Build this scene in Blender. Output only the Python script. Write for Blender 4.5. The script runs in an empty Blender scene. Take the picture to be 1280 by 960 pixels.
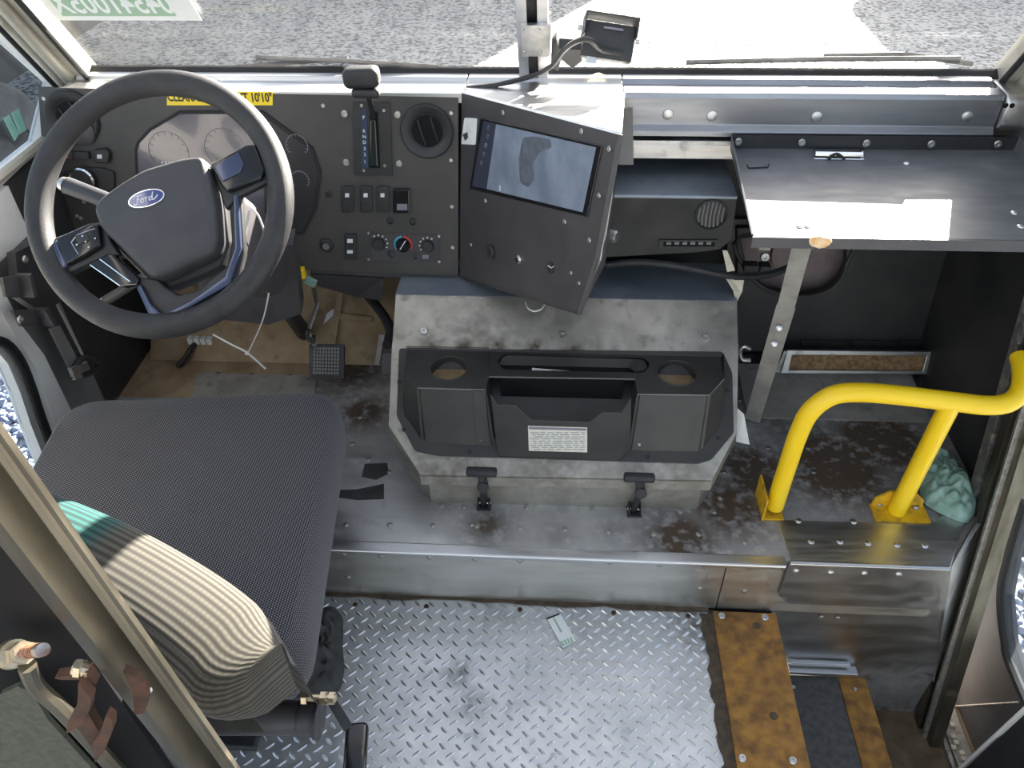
import bpy, bmesh, math, random
from mathutils import Vector as V, Matrix as M
random.seed(7)
S = bpy.context.scene
COL = S.collection
# ---------------------------------------------------------------- camera
FPX = 1000.0
PITCH, YAW, ROLL = math.radians(40), math.radians(4.0), math.radians(1.1)
CAM = V((0, 0, 1.65))
FW = V((-math.sin(YAW)*math.cos(PITCH), math.cos(YAW)*math.cos(PITCH), -math.sin(PITCH)))
_r = V((math.cos(YAW), math.sin(YAW), 0)); _u = _r.cross(FW)
RT = _r*math.cos(ROLL) - _u*math.sin(ROLL); UP = RT.cross(FW)
cd = bpy.data.cameras.new('camera'); cam = bpy.data.objects.new('camera', cd); COL.objects.link(cam)
cd.sensor_width = 36; cd.lens = FPX*36/1280; cd.clip_start = .02; cd.clip_end = 300
cam.matrix_world = M(((RT.x, UP.x, -FW.x, CAM.x), (RT.y, UP.y, -FW.y, CAM.y), (RT.z, UP.z, -FW.z, CAM.z), (0, 0, 0, 1)))
S.camera = cam
# ---------------------------------------------------------------- light
SUN_EL, SUN_AZ = math.radians(20.5), math.radians(27)
W = bpy.data.worlds.new('world'); S.world = W; W.use_nodes = True
nt = W.node_tree; nt.nodes.clear()
sky = nt.nodes.new('ShaderNodeTexSky'); sky.sky_type = 'NISHITA'; sky.sun_disc = False
sky.sun_elevation = SUN_EL; sky.sun_rotation = SUN_AZ; sky.dust_density = 2.0; sky.air_density = 1.0
hs = nt.nodes.new('ShaderNodeHueSaturation'); hs.inputs['Saturation'].default_value = .55
bg = nt.nodes.new('ShaderNodeBackground'); bg.inputs[1].default_value = .42
wo = nt.nodes.new('ShaderNodeOutputWorld')
nt.links.new(sky.outputs[0], hs.inputs['Color']); nt.links.new(hs.outputs[0], bg.inputs[0]); nt.links.new(bg.outputs[0], wo.inputs[0])
sl = bpy.data.lights.new('sun', 'SUN'); sl.energy = 52; sl.angle = math.radians(.6); sl.color = (1, .93, .82)
so = bpy.data.objects.new('sun', sl); COL.objects.link(so)
sd = V((math.sin(SUN_AZ)*math.cos(SUN_EL), math.cos(SUN_AZ)*math.cos(SUN_EL), math.sin(SUN_EL)))
so.rotation_euler = sd.to_track_quat('Z', 'Y').to_euler(); so.location = (6, 8, 6)
vs = S.view_settings; vs.view_transform = 'Standard'; vs.look = 'None'; vs.gamma = 1; vs.exposure = 0.0; vs.use_curve_mapping = False
# ---------------------------------------------------------------- measuring helpers
def ray(x, y): return FW*FPX + RT*(x-640) + UP*(480-y)
def at(x, y, **k):                      # the point of a real plane X=, Y= or Z= seen at a measured image position
    (a, v), = k.items(); i = 'XYZ'.index(a); d = ray(x, y)
    return CAM + d*((v-CAM[i])/d[i])
class Fr:                               # a flat working plane: u, v in the plane, n out of it
    def __init__(s, o, ux, up):
        s.o = V(o); s.x = V(ux).normalized(); s.z = s.x.cross(V(up)).normalized()
        s.y = s.z.cross(s.x); s.m = M(((s.x.x, s.y.x, s.z.x, s.o.x), (s.x.y, s.y.y, s.z.y, s.o.y), (s.x.z, s.y.z, s.z.z, s.o.z), (0, 0, 0, 1)))
    def uv(s, px, py):
        d = ray(px, py); t = (s.o-CAM).dot(s.z)/d.dot(s.z); p = CAM+d*t-s.o
        return (p.dot(s.x), p.dot(s.y))
    def pt(s, px, py, h=0):
        d = ray(px, py); return CAM+d*(((s.o-CAM).dot(s.z)+h)/d.dot(s.z))
    def w(s, u, v, h=0): return s.o+s.x*u+s.y*v+s.z*h
def floor_fr(z): return Fr((0, 0, z), (1, 0, 0), (0, 1, 0))
# ---------------------------------------------------------------- mesh helpers
def NB(): return bmesh.new()
def merge(bm, tmp, m=None):
    me = bpy.data.meshes.new('t'); tmp.to_mesh(me); tmp.free()
    if m is not None: me.transform(m)
    bm.from_mesh(me); bpy.data.meshes.remove(me)
def bev(t, w, seg=2):
    if w > 0:
        es = [e for e in t.edges if len(e.link_faces) == 2 and e.calc_face_angle(0) > .35]
        bmesh.ops.bevel(t, geom=es, offset=w, segments=seg, affect='EDGES', profile=.5, clamp_overlap=True)
def box(bm, c, s, m=None, b=0, seg=2):
    t = NB(); bmesh.ops.create_cube(t, size=1)
    for v in t.verts: v.co = V((c[0]+v.co.x*s[0], c[1]+v.co.y*s[1], c[2]+v.co.z*s[2]))
    bev(t, b, seg); merge(bm, t, m)
def prism(bm, pts, z0, z1, m=None, b=0, seg=2, holes=None):
    t = NB()
    if holes:
        es = []
        for loop in [pts]+holes:
            vs_ = [t.verts.new((p[0], p[1], z0)) for p in loop]
            es += [t.edges.new((vs_[i], vs_[(i+1) % len(vs_)])) for i in range(len(vs_))]
        bmesh.ops.triangle_fill(t, use_beauty=True, use_dissolve=False, edges=es)
    else:
        t.faces.new([t.verts.new((p[0], p[1], z0)) for p in pts])
    r = bmesh.ops.extrude_face_region(t, geom=t.faces[:])
    for v in r['geom']:
        if isinstance(v, bmesh.types.BMVert): v.co.z += z1-z0
    bmesh.ops.recalc_face_normals(t, faces=t.faces[:])
    bev(t, b, seg); merge(bm, t, m)
def quadprism(bm, P, th):               # a plate through 3D points, thickened along its normal away from the first side
    n = (V(P[1])-V(P[0])).cross(V(P[-1])-V(P[0])).normalized()
    t = NB(); a = [t.verts.new(p) for p in P]; c = [t.verts.new(V(p)-n*th) for p in P]; k = len(P)
    t.faces.new(a); t.faces.new(c[::-1])
    for i in range(k): t.faces.new((a[i], c[i], c[(i+1) % k], a[(i+1) % k]))
    bmesh.ops.recalc_face_normals(t, faces=t.faces[:]); merge(bm, t)
def smooth_path(P, n=8, closed=False):
    P = [V(p) for p in P]; out = []; k = len(P)
    for i in range(k if closed else k-1):
        a, b_, c, d = (P[(i-1) % k], P[i], P[(i+1) % k], P[(i+2) % k]) if closed else (P[max(i-1, 0)], P[i], P[i+1], P[min(i+2, k-1)])
        for j in range(n):
            t = j/n; out.append(.5*((2*b_)+(c-a)*t+(2*a-5*b_+4*c-d)*t*t+(3*b_-a-3*c+d)*t**3))
    if not closed: out.append(P[-1])
    return out
def tube(bm, P, r, seg=10, closed=False, flat=None):
    P = [V(p) for p in P]; k = len(P); rings = []
    t0 = (P[1]-P[0]).normalized(); nrm = t0.orthogonal().normalized()
    for i in range(k):
        if closed: t = (P[(i+1) % k]-P[i-1]).normalized()
        else: t = (P[min(i+1, k-1)]-P[max(i-1, 0)]).normalized()
        nrm = (nrm-t*nrm.dot(t)).normalized(); bi = t.cross(nrm)
        rr = r[i] if isinstance(r, (list, tuple)) else r
        rings.append([bm.verts.new(P[i]+nrm*math.cos(2*math.pi*j/seg)*rr+bi*math.sin(2*math.pi*j/seg)*rr*(flat or 1)) for j in range(seg)])
    for i in range(k if closed else k-1):
        a, b_ = rings[i], rings[(i+1) % k]
        if closed and i == k-1:
            off = min(range(seg), key=lambda o: (a[0].co-b_[o].co).length); b_ = b_[off:]+b_[:off]
        for j in range(seg): bm.faces.new((a[j], a[(j+1) % seg], b_[(j+1) % seg], b_[j]))
    if not closed: bm.faces.new(rings[0][::-1]); bm.faces.new(rings[-1])
def lathe(bm, prof, m=None, seg=24):
    t = NB(); rings = []
    for r, z in prof:
        rings.append([t.verts.new((0, 0, z))] if r < 1e-6 else [t.verts.new((r*math.cos(2*math.pi*j/seg), r*math.sin(2*math.pi*j/seg), z)) for j in range(seg)])
    for a, b_ in zip(rings, rings[1:]):
        for j in range(seg):
            f = [a[j % len(a)], a[(j+1) % len(a)], b_[(j+1) % len(b_)], b_[j % len(b_)]]
            u = []; [u.append(x) for x in f if x not in u]
            if len(u) > 2: t.faces.new(u)
    bmesh.ops.recalc_face_normals(t, faces=t.faces[:]); merge(bm, t, m)
def cyl(bm, p0, p1, r0, r1=None, seg=16):
    p0, p1 = V(p0), V(p1); d = p1-p0; L = d.length; r1 = r0 if r1 is None else r1
    lathe(bm, [(0, 0), (r0, 0), (r1, L), (0, L)], M.Translation(p0) @ d.to_track_quat('Z', 'Y').to_matrix().to_4x4(), seg)
def grid(bm, fn, nu, nv, cu=False, cv=False):
    uvl = bm.loops.layers.uv.verify()
    vs_ = [[bm.verts.new(fn(i/nu, j/nv)) for j in range(nv if cv else nv+1)] for i in range(nu if cu else nu+1)]
    for i in range(nu):
        for j in range(nv):
            i2 = (i+1) % len(vs_); j2 = (j+1) % len(vs_[0])
            f = bm.faces.new((vs_[i][j], vs_[i2][j], vs_[i2][j2], vs_[i][j2]))
            for l, (a, b_) in zip(f.loops, ((i, j), (i+1, j), (i+1, j+1), (i, j+1))): l[uvl].uv = (a/nu, b_/nv)
def rpoly(pts, r, n=4):                 # round the corners of a polygon
    out = []; k = len(pts)
    for i in range(k):
        p = V(pts[i]).to_2d() if len(pts[i]) > 2 else V(pts[i]); a = V(pts[i-1][:2]); c = V(pts[(i+1) % k][:2])
        da, dc = (a-p), (c-p); rr = min(r, da.length*.45, dc.length*.45)
        q0, q1 = p+da.normalized()*rr, p+dc.normalized()*rr
        for j in range(n+1):
            t = j/n; out.append(tuple(q0*(1-t)**2+p*2*t*(1-t)+q1*t*t))
    return out
def ngon(cx, cy, r, n=24, ry=None, a0=0): return [(cx+r*math.cos(a0+2*math.pi*i/n), cy+(ry or r)*math.sin(a0+2*math.pi*i/n)) for i in range(n)]
# ---------------------------------------------------------------- object helpers
def root_of(o):
    while o.parent: o = o.parent
    return o
def mk(name, bm, mat, parent=None, smooth=False):
    bmesh.ops.recalc_face_normals(bm, faces=bm.faces[:])
    me = bpy.data.meshes.new(name); bm.to_mesh(me); bm.free()
    if smooth:
        me.polygons.foreach_set('use_smooth', [True]*len(me.polygons)); me.set_sharp_from_angle(angle=math.radians(38))
    me.materials.append(mat)
    o = bpy.data.objects.new(name, me); COL.objects.link(o)
    if parent is not None: adopt(o, parent)
    return o
def adopt(o, p):
    o.parent = p; o.matrix_parent_inverse = WORLD.get(p.name, M()).inverted()
WORLD = {}
def tag(o, label, cat=None, group=None, kind=None):
    o['label'] = label
    if cat: o['category'] = cat
    if group: o['group'] = group
    if kind: o['kind'] = kind
    return o
def thing(name, label, cat, loc, group=None, kind=None):
    o = bpy.data.objects.new(name, None); COL.objects.link(o); o.location = loc; o.empty_display_size = .05
    WORLD[o.name] = M.Translation(V(loc)); return tag(o, label, cat, group, kind)
def inst(name, me, m, parent=None):
    o = bpy.data.objects.new(name, me); COL.objects.link(o); o.matrix_basis = m
    if parent is not None: adopt(o, parent)
    WORLD[o.name] = m; return o
def orient(p, n, spin=0): return M.Translation(V(p)) @ V(n).to_track_quat('Z', 'Y').to_matrix().to_4x4() @ M.Rotation(spin, 4, 'Z')
def text_bm(bm, body, size, m, extr=.0004, sx=1, bold=0):
    cu = bpy.data.curves.new('t', 'FONT'); cu.body = body; cu.size = size; cu.extrude = extr; cu.align_x = 'CENTER'; cu.align_y = 'CENTER'; cu.resolution_u = 3; cu.offset = bold
    o = bpy.data.objects.new('t', cu); COL.objects.link(o); bpy.context.view_layer.update()
    me = bpy.data.meshes.new_from_object(o.evaluated_get(bpy.context.evaluated_depsgraph_get()))
    me.transform(m @ M.Diagonal((sx, 1, 1, 1))); bm.from_mesh(me)
    bpy.data.objects.remove(o); bpy.data.curves.remove(cu); bpy.data.meshes.remove(me)
# ---------------------------------------------------------------- materials
MT = {}
def mat(name, c1, c2=None, scale=12, rough=.5, rough2=None, metal=0, bump=0, bscale=200, dirt=None, dcol=(.09, .055, .03), dscale=30, stretch=(1, 1, 1), spots=None, spotn=.5, coat=0, spec=.5, lo=.35, hi=.65):
    m = bpy.data.materials.new(name); m.use_nodes = True; n = m.node_tree; N = n.nodes; L = n.links
    p = N['Principled BSDF']; p.inputs['Metallic'].default_value = metal; p.inputs['Coat Weight'].default_value = coat
    p.inputs['Specular IOR Level'].default_value = spec
    tc = N.new('ShaderNodeTexCoord'); mp = N.new('ShaderNodeMapping'); mp.inputs['Scale'].default_value = stretch
    L.new(tc.outputs['Object'], mp.inputs[0])
    def noise(sc, vec=None, det=5):
        t = N.new('ShaderNodeTexNoise'); t.inputs['Scale'].default_value = sc; t.inputs['Detail'].default_value = det
        L.new(vec or mp.outputs[0], t.inputs['Vector']); return t.outputs['Fac']
    def mr(src, a, b_, c, d):
        t = N.new('ShaderNodeMapRange'); t.inputs[1].default_value = a; t.inputs[2].default_value = b_; t.inputs[3].default_value = c; t.inputs[4].default_value = d
        L.new(src, t.inputs[0]); return t.outputs[0]
    def mixc(f, a, b_):
        t = N.new('ShaderNodeMix'); t.data_type = 'RGBA'
        if isinstance(f, (int, float)): t.inputs[0].default_value = f
        else: L.new(f, t.inputs[0])
        for i, c in ((6, a), (7, b_)):
            if isinstance(c, tuple): t.inputs[i].default_value = (*c, 1)
            else: L.new(c, t.inputs[i])
        return t.outputs[2]
    def mth(op, a, b_):
        t = N.new('ShaderNodeMath'); t.operation = op
        for i, c in ((0, a), (1, b_)):
            if isinstance(c, (int, float)): t.inputs[i].default_value = c
            else: L.new(c, t.inputs[i])
        return t.outputs[0]
    col = c1
    if c2: col = mixc(mr(noise(scale), lo, hi, 0, 1), c1, c2)
    df = None
    if dirt: df = mr(noise(dscale, tc.outputs['Object'], 8), dirt[0], dirt[1], 0, dirt[2])
    if spots:
        acc = None
        for (x, y, z, r, a) in spots:
            t = N.new('ShaderNodeVectorMath'); t.operation = 'DISTANCE'; L.new(tc.outputs['Object'], t.inputs[0]); t.inputs[1].default_value = (x, y, z)
            q = mr(t.outputs['Value'], r, r*.15, 0, a); acc = q if acc is None else mth('MAXIMUM', acc, q)
        nz = mr(noise(45, tc.outputs['Object'], 8), spotn-.18, spotn+.14, 0, 1)
        sp = mth('MULTIPLY', acc, mth('ADD', mth('MULTIPLY', nz, .75), mth('MULTIPLY', acc, .35)))
        df = sp if df is None else mth('MAXIMUM', df, sp)
    if df is not None: col = mixc(df, col, dcol)
    if isinstance(col, tuple): p.inputs['Base Color'].default_value = (*col, 1)
    else: L.new(col, p.inputs['Base Color'])
    if df is not None and metal: L.new(mth('MULTIPLY', mth('SUBTRACT', 1.0, df), metal), p.inputs['Metallic'])
    ro = None
    if rough2 is not None: ro = mr(noise(scale*2.3), .3, .7, rough, rough2)
    if df is not None:
        t = N.new('ShaderNodeMix'); t.data_type = 'FLOAT'; L.new(df, t.inputs[0]); t.inputs[3].default_value = .9
        if ro is None: t.inputs[2].default_value = rough
        else: L.new(ro, t.inputs[2])
        ro = t.outputs[0]
    if ro is None: p.inputs['Roughness'].default_value = rough
    else: L.new(ro, p.inputs['Roughness'])
    if bump:
        b = N.new('ShaderNodeBump'); b.inputs['Strength'].default_value = bump; b.inputs['Distance'].default_value = .002
        L.new(noise(bscale, None, 3), b.inputs['Height']); L.new(b.outputs[0], p.inputs['Normal'])
    MT[name] = m; return m
alu = mat('aluminium', (.50, .49, .47), (.62, .61, .59), 6, .34, .5, 1, .06, 300, (.60, .80, .5), (.10, .07, .045), 22, (1, 6, 6))
alu_clean = mat('aluminium_clean', (.60, .60, .60), (.70, .70, .70), 5, .3, .42, 1, .03, 300, stretch=(1, 8, 8))
rail_m = mat('rail_anodised', (.30, .31, .335), (.36, .37, .395), 5, .34, .45, 1, .03, 300, stretch=(1, 8, 8))
alu_lid = mat('aluminium_lid', (.40, .38, .33), (.54, .515, .46), 14, .42, .55, 1, .06, 250, (.54, .76, .5), (.06, .045, .03), 30,
              spots=[(-.2, 1.56, .5, .12, .5), (-.1, 1.52, .47, .16, .55), (.1, 1.53, .47, .12, .5), (-.25, 1.285, .315, .2, .6), (.0, 1.275, .31, .2, .6), (.25, 1.28, .31, .2, .6), (-.3, 1.525, .476, .06, .9), (-.22, 1.525, .476, .06, .9), (-.14, 1.525, .476, .06, 1), (-.05, 1.525, .476, .06, 1), (.04, 1.522, .474, .06, .9), (.13, 1.522, .474, .05, .7)], spotn=.5)
platform_m = mat('platform_metal', (.56, .56, .56), (.68, .68, .68), 5, .36, .52, 1, .06, 260, (.58, .8, .55), (.075, .05, .032), 18, (1, 4, 4),
                 spots=[(.30, 1.20, .19, .22, 1), (.42, 1.3, .19, .25, 1), (.5, 1.42, .19, .28, 1), (.7, 1.45, .19, .34, 1.1), (.85, 1.55, .19, .3, 1.1), (.62, 1.6, .19, .25, .8),
                        (-.15, 1.22, .19, .12, .9), (.02, 1.2, .19, .1, .6), (.15, 1.22, .19, .12, .6), (-.26, 1.28, .19, .07, .6), (.95, 1.4, .19, .25, 1.1),
                        (-1.1, 1.75, .19, .3, .85), (-.9, 1.85, .19, .25, .95), (-.95, 1.7, .19, .2, .8), (-.6, 1.8, .19, .28, 1), (-.52, 1.6, .19, .17, 1), (-.75, 1.78, .19, .18, .9)], spotn=.38)
riser_m = mat('riser_metal', (.58, .555, .50), (.70, .675, .62), 5, .38, .5, 1, .05, 260, (.62, .85, .4), (.10, .075, .05), 16, (1, 1, 5))
well_m = mat('well_metal', (.40, .40, .40), (.54, .54, .53), 4, .30, .45, 1, .04, 260, (.64, .85, .4), (.09, .07, .05), 12, (1, 1, 3),
             spots=[(.95, 1.15, -.44, .28, .9), (1.0, 1.25, -.3, .2, .6)])
tread_m = mat('tread_plate', (.62, .63, .64), (.74, .74, .74), 9, .32, .5, .85, .05, 300, (.60, .78, .45), (.10, .085, .07), 28,
              spots=[(-.2, .95, 0, .05, .7), (-.16, .88, 0, .06, .6), (.1, 1.13, 0, .2, .5), (.36, 1.08, 0, .12, .95), (.33, 1.14, 0, .14, .9), (-.13, 1.12, 0, .12, .5)])
lug_m = mat('tread_lug', (.62, .63, .64), (.74, .74, .74), 40, .26, .4, .9)
steel = mat('steel', (.55, .54, .52), (.68, .67, .65), 60, .3, .45, 1)
steel_dull = mat('steel_dull', (.40, .37, .33), (.55, .53, .50), 80, .4, .55, 1, dirt=(.5, .75, .6), dscale=60)
zinc = mat('zinc', (.62, .50, .33), (.70, .62, .48), 50, .3, .5, 1)
black_pl = mat('black_plastic', (.022, .022, .024), (.032, .032, .034), 14, .42, .55, 0, .12, 900)
black_gloss = mat('black_gloss', (.012, .012, .014), None, 10, .18, None, 0)
black_matte = mat('black_matte', (.010, .010, .011), None, 10, .8, None, 0, spec=.2)
rubber = mat('rubber', (.020, .020, .022), (.03, .03, .032), 30, .5, .62, 0, .35, 700)
dash_m = mat('dash_panel_paint', (.050, .047, .045), (.066, .061, .058), 10, .42, .56, 0, .15, 700, (.62, .85, .25), (.14, .12, .10), 14)
boxp = mat('box_powdercoat', (.050, .047, .051), (.064, .060, .064), 8, .42, .55, 0, .15, 700, (.64, .85, .2), (.14, .12, .10), 14)
liner_m = mat('liner_plastic', (.018, .018, .018), (.034, .033, .031), 6, .5, .7, 0, .1, 200, (.60, .85, .4), (.09, .075, .06), 9)
console_m = mat('console_plastic', (.028, .027, .025), (.042, .040, .036), 9, .36, .5, 0, .12, 600, (.6, .9, .3), (.10, .085, .065), 10)
blue_trim = mat('satin_trim', (.06, .075, .13), None, 10, .22, None, .35)
hub_m = mat('hub_plastic', (.040, .041, .047), (.05, .05, .056), 20, .42, .5, 0, .3, 1200)
white_pl = mat('white_plastic', (.75, .75, .73), None, 10, .4)
white_paint = mat('white_paint', (.74, .71, .66), (.80, .78, .74), 5, .35, .5, 0, dirt=(.62, .85, .35), dcol=(.25, .2, .14), dscale=12)
pillar_m = mat('pillar_paint', (.42, .39, .32), (.52, .49, .42), 6, .4, .55, .3, dirt=(.58, .8, .5), dcol=(.16, .11, .06), dscale=18)
post_m = mat('post_metal', (.11, .097, .072), (.18, .165, .13), 5, .32, .48, .9, .04, 200, (.6, .8, .5), (.16, .11, .06), 14, (6, 6, 1))
grey_panel = mat('grey_panel', (.16, .155, .15), (.20, .195, .19), 8, .5, .6, 0)
yellow = mat('yellow_paint', (.86, .56, .008), (.90, .60, .012), 8, .3, .4, 0, .04, 200, (.72, .85, .5), (.20, .12, .02), 35)
yellow_dirty = mat('yellow_paint_dirty', (.74, .44, .01), (.60, .33, .01), 25, .4, .6, 0, .1, 200, (.5, .7, .7), (.12, .07, .02), 45)
rusty = mat('worn_yellow_grit', (.42, .20, .035), (.24, .11, .028), 40, .7, .9, 0, .6, 900, (.46, .70, .75), (.10, .05, .02), 24, spots=[(.42, 1.12, 0, .12, .7), (.5, .92, 0, .1, .4)])
grit = mat('grey_grit', (.075, .072, .066), (.12, .115, .105), 60, .8, .95, 0, .8, 1200)
rust = mat('rust_iron', (.10, .045, .025), (.055, .03, .02), 40, .65, .85, .3, .3, 300)
dirt_m = mat('dirt', (.055, .040, .026), (.10, .07, .04), 60, .9, None, 0, .8, 300)
brown_floor = mat('well_floor', (.11, .075, .04), (.20, .14, .08), 18, .7, .9, 0, .3, 200)
toe_m = mat('toe_board', (.25, .17, .095), (.36, .27, .17), 12, .75, .9, 0, .3, 300, (.55, .75, .6), (.07, .045, .03), 20)
rag_g = mat('green_cloth', (.22, .35, .28), (.30, .44, .37), 25, .85, None, 0, .5, 500, (.56, .72, .7), (.08, .07, .05), 30)
rag_d = mat('dark_cloth', (.035, .035, .034), (.06, .06, .056), 30, .9, None, 0, .5, 500)
paper = mat('paper', (.80, .80, .78), (.70, .70, .68), 30, .7)
paper_tan = mat('paper_tan', (.62, .55, .42), (.70, .64, .52), 40, .8)
orange_tape = mat('orange_tape', (.75, .38, .10), (.8, .62, .42), 60, .6)
pink_m = mat('duct_lining', (.20, .15, .145), (.26, .20, .19), 14, .7, .85)
debris = mat('filter_debris', (.16, .09, .04), (.32, .20, .10), 90, .9, None, 0, 1, 300)
sticker_y = mat('yellow_sticker', (.90, .66, .02), None, 10, .4)
sticker_w = mat('white_sticker', (.82, .84, .82), None, 10, .5)
sticker_g = mat('green_ink', (.34, .50, .36), None, 10, .5)
teal_st = mat('teal_sticker', (.30, .62, .52), (.38, .70, .60), 30, .5)
ink = mat('black_ink', (.015, .015, .015), None, 10, .5)
white_ink = mat('white_ink', (.75, .76, .78), None, 10, .5)
red_ink = mat('red_ink', (.55, .05, .04), None, 10, .4)
cyan_ink = mat('blue_ink', (.08, .42, .60), None, 10, .4)
ford_blue = mat('badge_blue', (.012, .03, .16), None, 10, .15, None, .2, coat=.6)
chrome = mat('chrome', (.82, .83, .85), None, 10, .12, None, 1)
tray_m = mat('tray_metal', (.11, .115, .125), (.15, .155, .165), 7, .4, .55, .15, .04, 300, (.6, .85, .4), (.30, .31, .32), 14, (1, 3, 1))
tire_m = mat('tire', (.03, .03, .034), (.06, .06, .065), 15, .8)
truck_m = mat('truck_paint', (.30, .31, .33), (.36, .37, .39), 4, .4)
galv = mat('galvanised', (.30, .28, .25), (.40, .38, .34), 14, .5, .65, .3, dirt=(.55, .75, .5), dscale=25)
sky_tint_m = mat('sky_tint_sheet', (.24, .28, .33), (.30, .34, .39), 9, .35, .5, .4, dirt=(.6, .85, .4), dscale=20)  # bluish sky reflection put into the base colour
foam = mat('gasket', (.012, .012, .012), None, 10, .7)
wood_green = mat('seat_back_shell', (.055, .058, .042), (.08, .082, .06), 120, .8, None, 0, .3, 900)
pebble = mat('pebble', (.17, .19, .25), (.30, .33, .41), 9, .8, None)
def glass(name, dust=.12, tint=(1, 1, 1), dcol=(.8, .82, .82)):
    m = bpy.data.materials.new(name); m.use_nodes = True; N = m.node_tree.nodes; L = m.node_tree.links; N.clear()
    o = N.new('ShaderNodeOutputMaterial'); tr = N.new('ShaderNodeBsdfTransparent'); tr.inputs[0].default_value = (*tint, 1)
    gl = N.new('ShaderNodeBsdfGlossy'); gl.inputs['Roughness'].default_value = .03
    fr = N.new('ShaderNodeFresnel'); ge = N.new('ShaderNodeNewGeometry'); io = N.new('ShaderNodeMapRange'); L.new(ge.outputs['Backfacing'], io.inputs[0]); io.inputs[3].default_value = 1.3; io.inputs[4].default_value = 1/1.3; L.new(io.outputs[0], fr.inputs[0])
    m1 = N.new('ShaderNodeMixShader'); L.new(fr.outputs[0], m1.inputs[0]); L.new(tr.outputs[0], m1.inputs[1]); L.new(gl.outputs[0], m1.inputs[2])
    tl = N.new('ShaderNodeBsdfTranslucent'); tl.inputs[0].default_value = (*dcol, 1); df = N.new('ShaderNodeBsdfDiffuse'); df.inputs[0].default_value = (*dcol, 1)
    m2 = N.new('ShaderNodeMixShader'); L.new(tl.outputs[0], m2.inputs[1]); L.new(df.outputs[0], m2.inputs[2])
    tc = N.new('ShaderNodeTexCoord'); nz = N.new('ShaderNodeTexNoise'); nz.inputs['Scale'].default_value = 30; nz.inputs['Detail'].default_value = 12; nz.inputs['Roughness'].default_value = .75
    L.new(tc.outputs['Object'], nz.inputs['Vector'])
    mr = N.new('ShaderNodeMapRange'); mr.inputs[1].default_value = .35; mr.inputs[2].default_value = .75; mr.inputs[3].default_value = dust*.4; mr.inputs[4].default_value = dust*2
    L.new(nz.outputs['Fac'], mr.inputs[0])
    m3 = N.new('ShaderNodeMixShader'); L.new(mr.outputs[0], m3.inputs[0]); L.new(m1.outputs[0], m3.inputs[1]); L.new(m2.outputs[0], m3.inputs[2]); L.new(m3.outputs[0], o.inputs[0])
    return m
ws_glass = glass('windshield_glass', .012)
door_glass = glass('door_glass', .008, (.86, .92, .97))
def fabric(name, ca, cb, sc, axis='OBJ', ribs=0, bands=None):
    m = bpy.data.materials.new(name); m.use_nodes = True; N = m.node_tree.nodes; L = m.node_tree.links; p = N['Principled BSDF']; p.inputs['Roughness'].default_value = .9
    p.inputs['Specular IOR Level'].default_value = .2; p.inputs['Sheen Weight'].default_value = .15
    tc = N.new('ShaderNodeTexCoord'); sp = N.new('ShaderNodeSeparateXYZ'); L.new(tc.outputs['UV' if axis == 'UV' else 'Object'], sp.inputs[0])
    def mth(op, a, b=None, c=None):
        t = N.new('ShaderNodeMath'); t.operation = op
        for i, q in enumerate((a, b, c)):
            if q is None: continue
            if isinstance(q, (int, float)): t.inputs[i].default_value = q
            else: L.new(q, t.inputs[i])
        return t.outputs[0]
    X, Y = sp.outputs[0], sp.outputs[1]
    if axis != 'UV': X = mth('SUBTRACT', X, sp.outputs[2])
    if ribs:
        h = mth('MULTIPLY_ADD', mth('SINE', mth('MULTIPLY', Y, ribs)), .5, .5)
        g = mth('MULTIPLY_ADD', mth('SINE', mth('MULTIPLY', X, sc)), .12, .88); h = mth('MULTIPLY', h, g)
    else:
        h = mth('MULTIPLY', mth('MULTIPLY_ADD', mth('SINE', mth('MULTIPLY', X, sc)), .5, .5), mth('MULTIPLY_ADD', mth('SINE', mth('ADD', mth('MULTIPLY', Y, sc*1.1), mth('MULTIPLY', X, sc*.5))), .5, .5))
    mx = N.new('ShaderNodeMix'); mx.data_type = 'RGBA'; L.new(h, mx.inputs[0])
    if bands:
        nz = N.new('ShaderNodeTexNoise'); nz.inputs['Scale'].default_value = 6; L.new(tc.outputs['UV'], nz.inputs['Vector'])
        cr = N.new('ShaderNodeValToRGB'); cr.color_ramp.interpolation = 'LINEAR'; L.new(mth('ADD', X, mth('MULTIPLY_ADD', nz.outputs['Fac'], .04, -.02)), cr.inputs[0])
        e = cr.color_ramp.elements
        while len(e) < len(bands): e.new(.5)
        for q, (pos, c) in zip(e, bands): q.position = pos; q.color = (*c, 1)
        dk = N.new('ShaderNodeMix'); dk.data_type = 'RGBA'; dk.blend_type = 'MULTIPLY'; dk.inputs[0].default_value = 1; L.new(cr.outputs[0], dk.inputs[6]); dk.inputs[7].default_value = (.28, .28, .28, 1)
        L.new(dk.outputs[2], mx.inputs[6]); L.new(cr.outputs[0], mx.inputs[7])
    else:
        mx.inputs[6].default_value = (*ca, 1); mx.inputs[7].default_value = (*cb, 1)
    L.new(mx.outputs[2], p.inputs['Base Color'])
    b = N.new('ShaderNodeBump'); b.inputs['Strength'].default_value = .5; b.inputs['Distance'].default_value = .001; L.new(h, b.inputs['Height']); L.new(b.outputs[0], p.inputs['Normal'])
    return m
seat_fab = fabric('seat_weave', (.018, .018, .021), (.26, .26, .285), 1300)
back_fab = fabric('ribbed_seat_cloth', None, None, 500, 'UV', 2*math.pi*34, [(0, (.02, .02, .022)), (.26, (.012, .02, .02)), (.30, (.008, .075, .07)), (.45, (.010, .085, .078)), (.51, (.082, .076, .062)), (1, (.082, .076, .062))])  # colour runs from near black through teal to beige across the width
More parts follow.
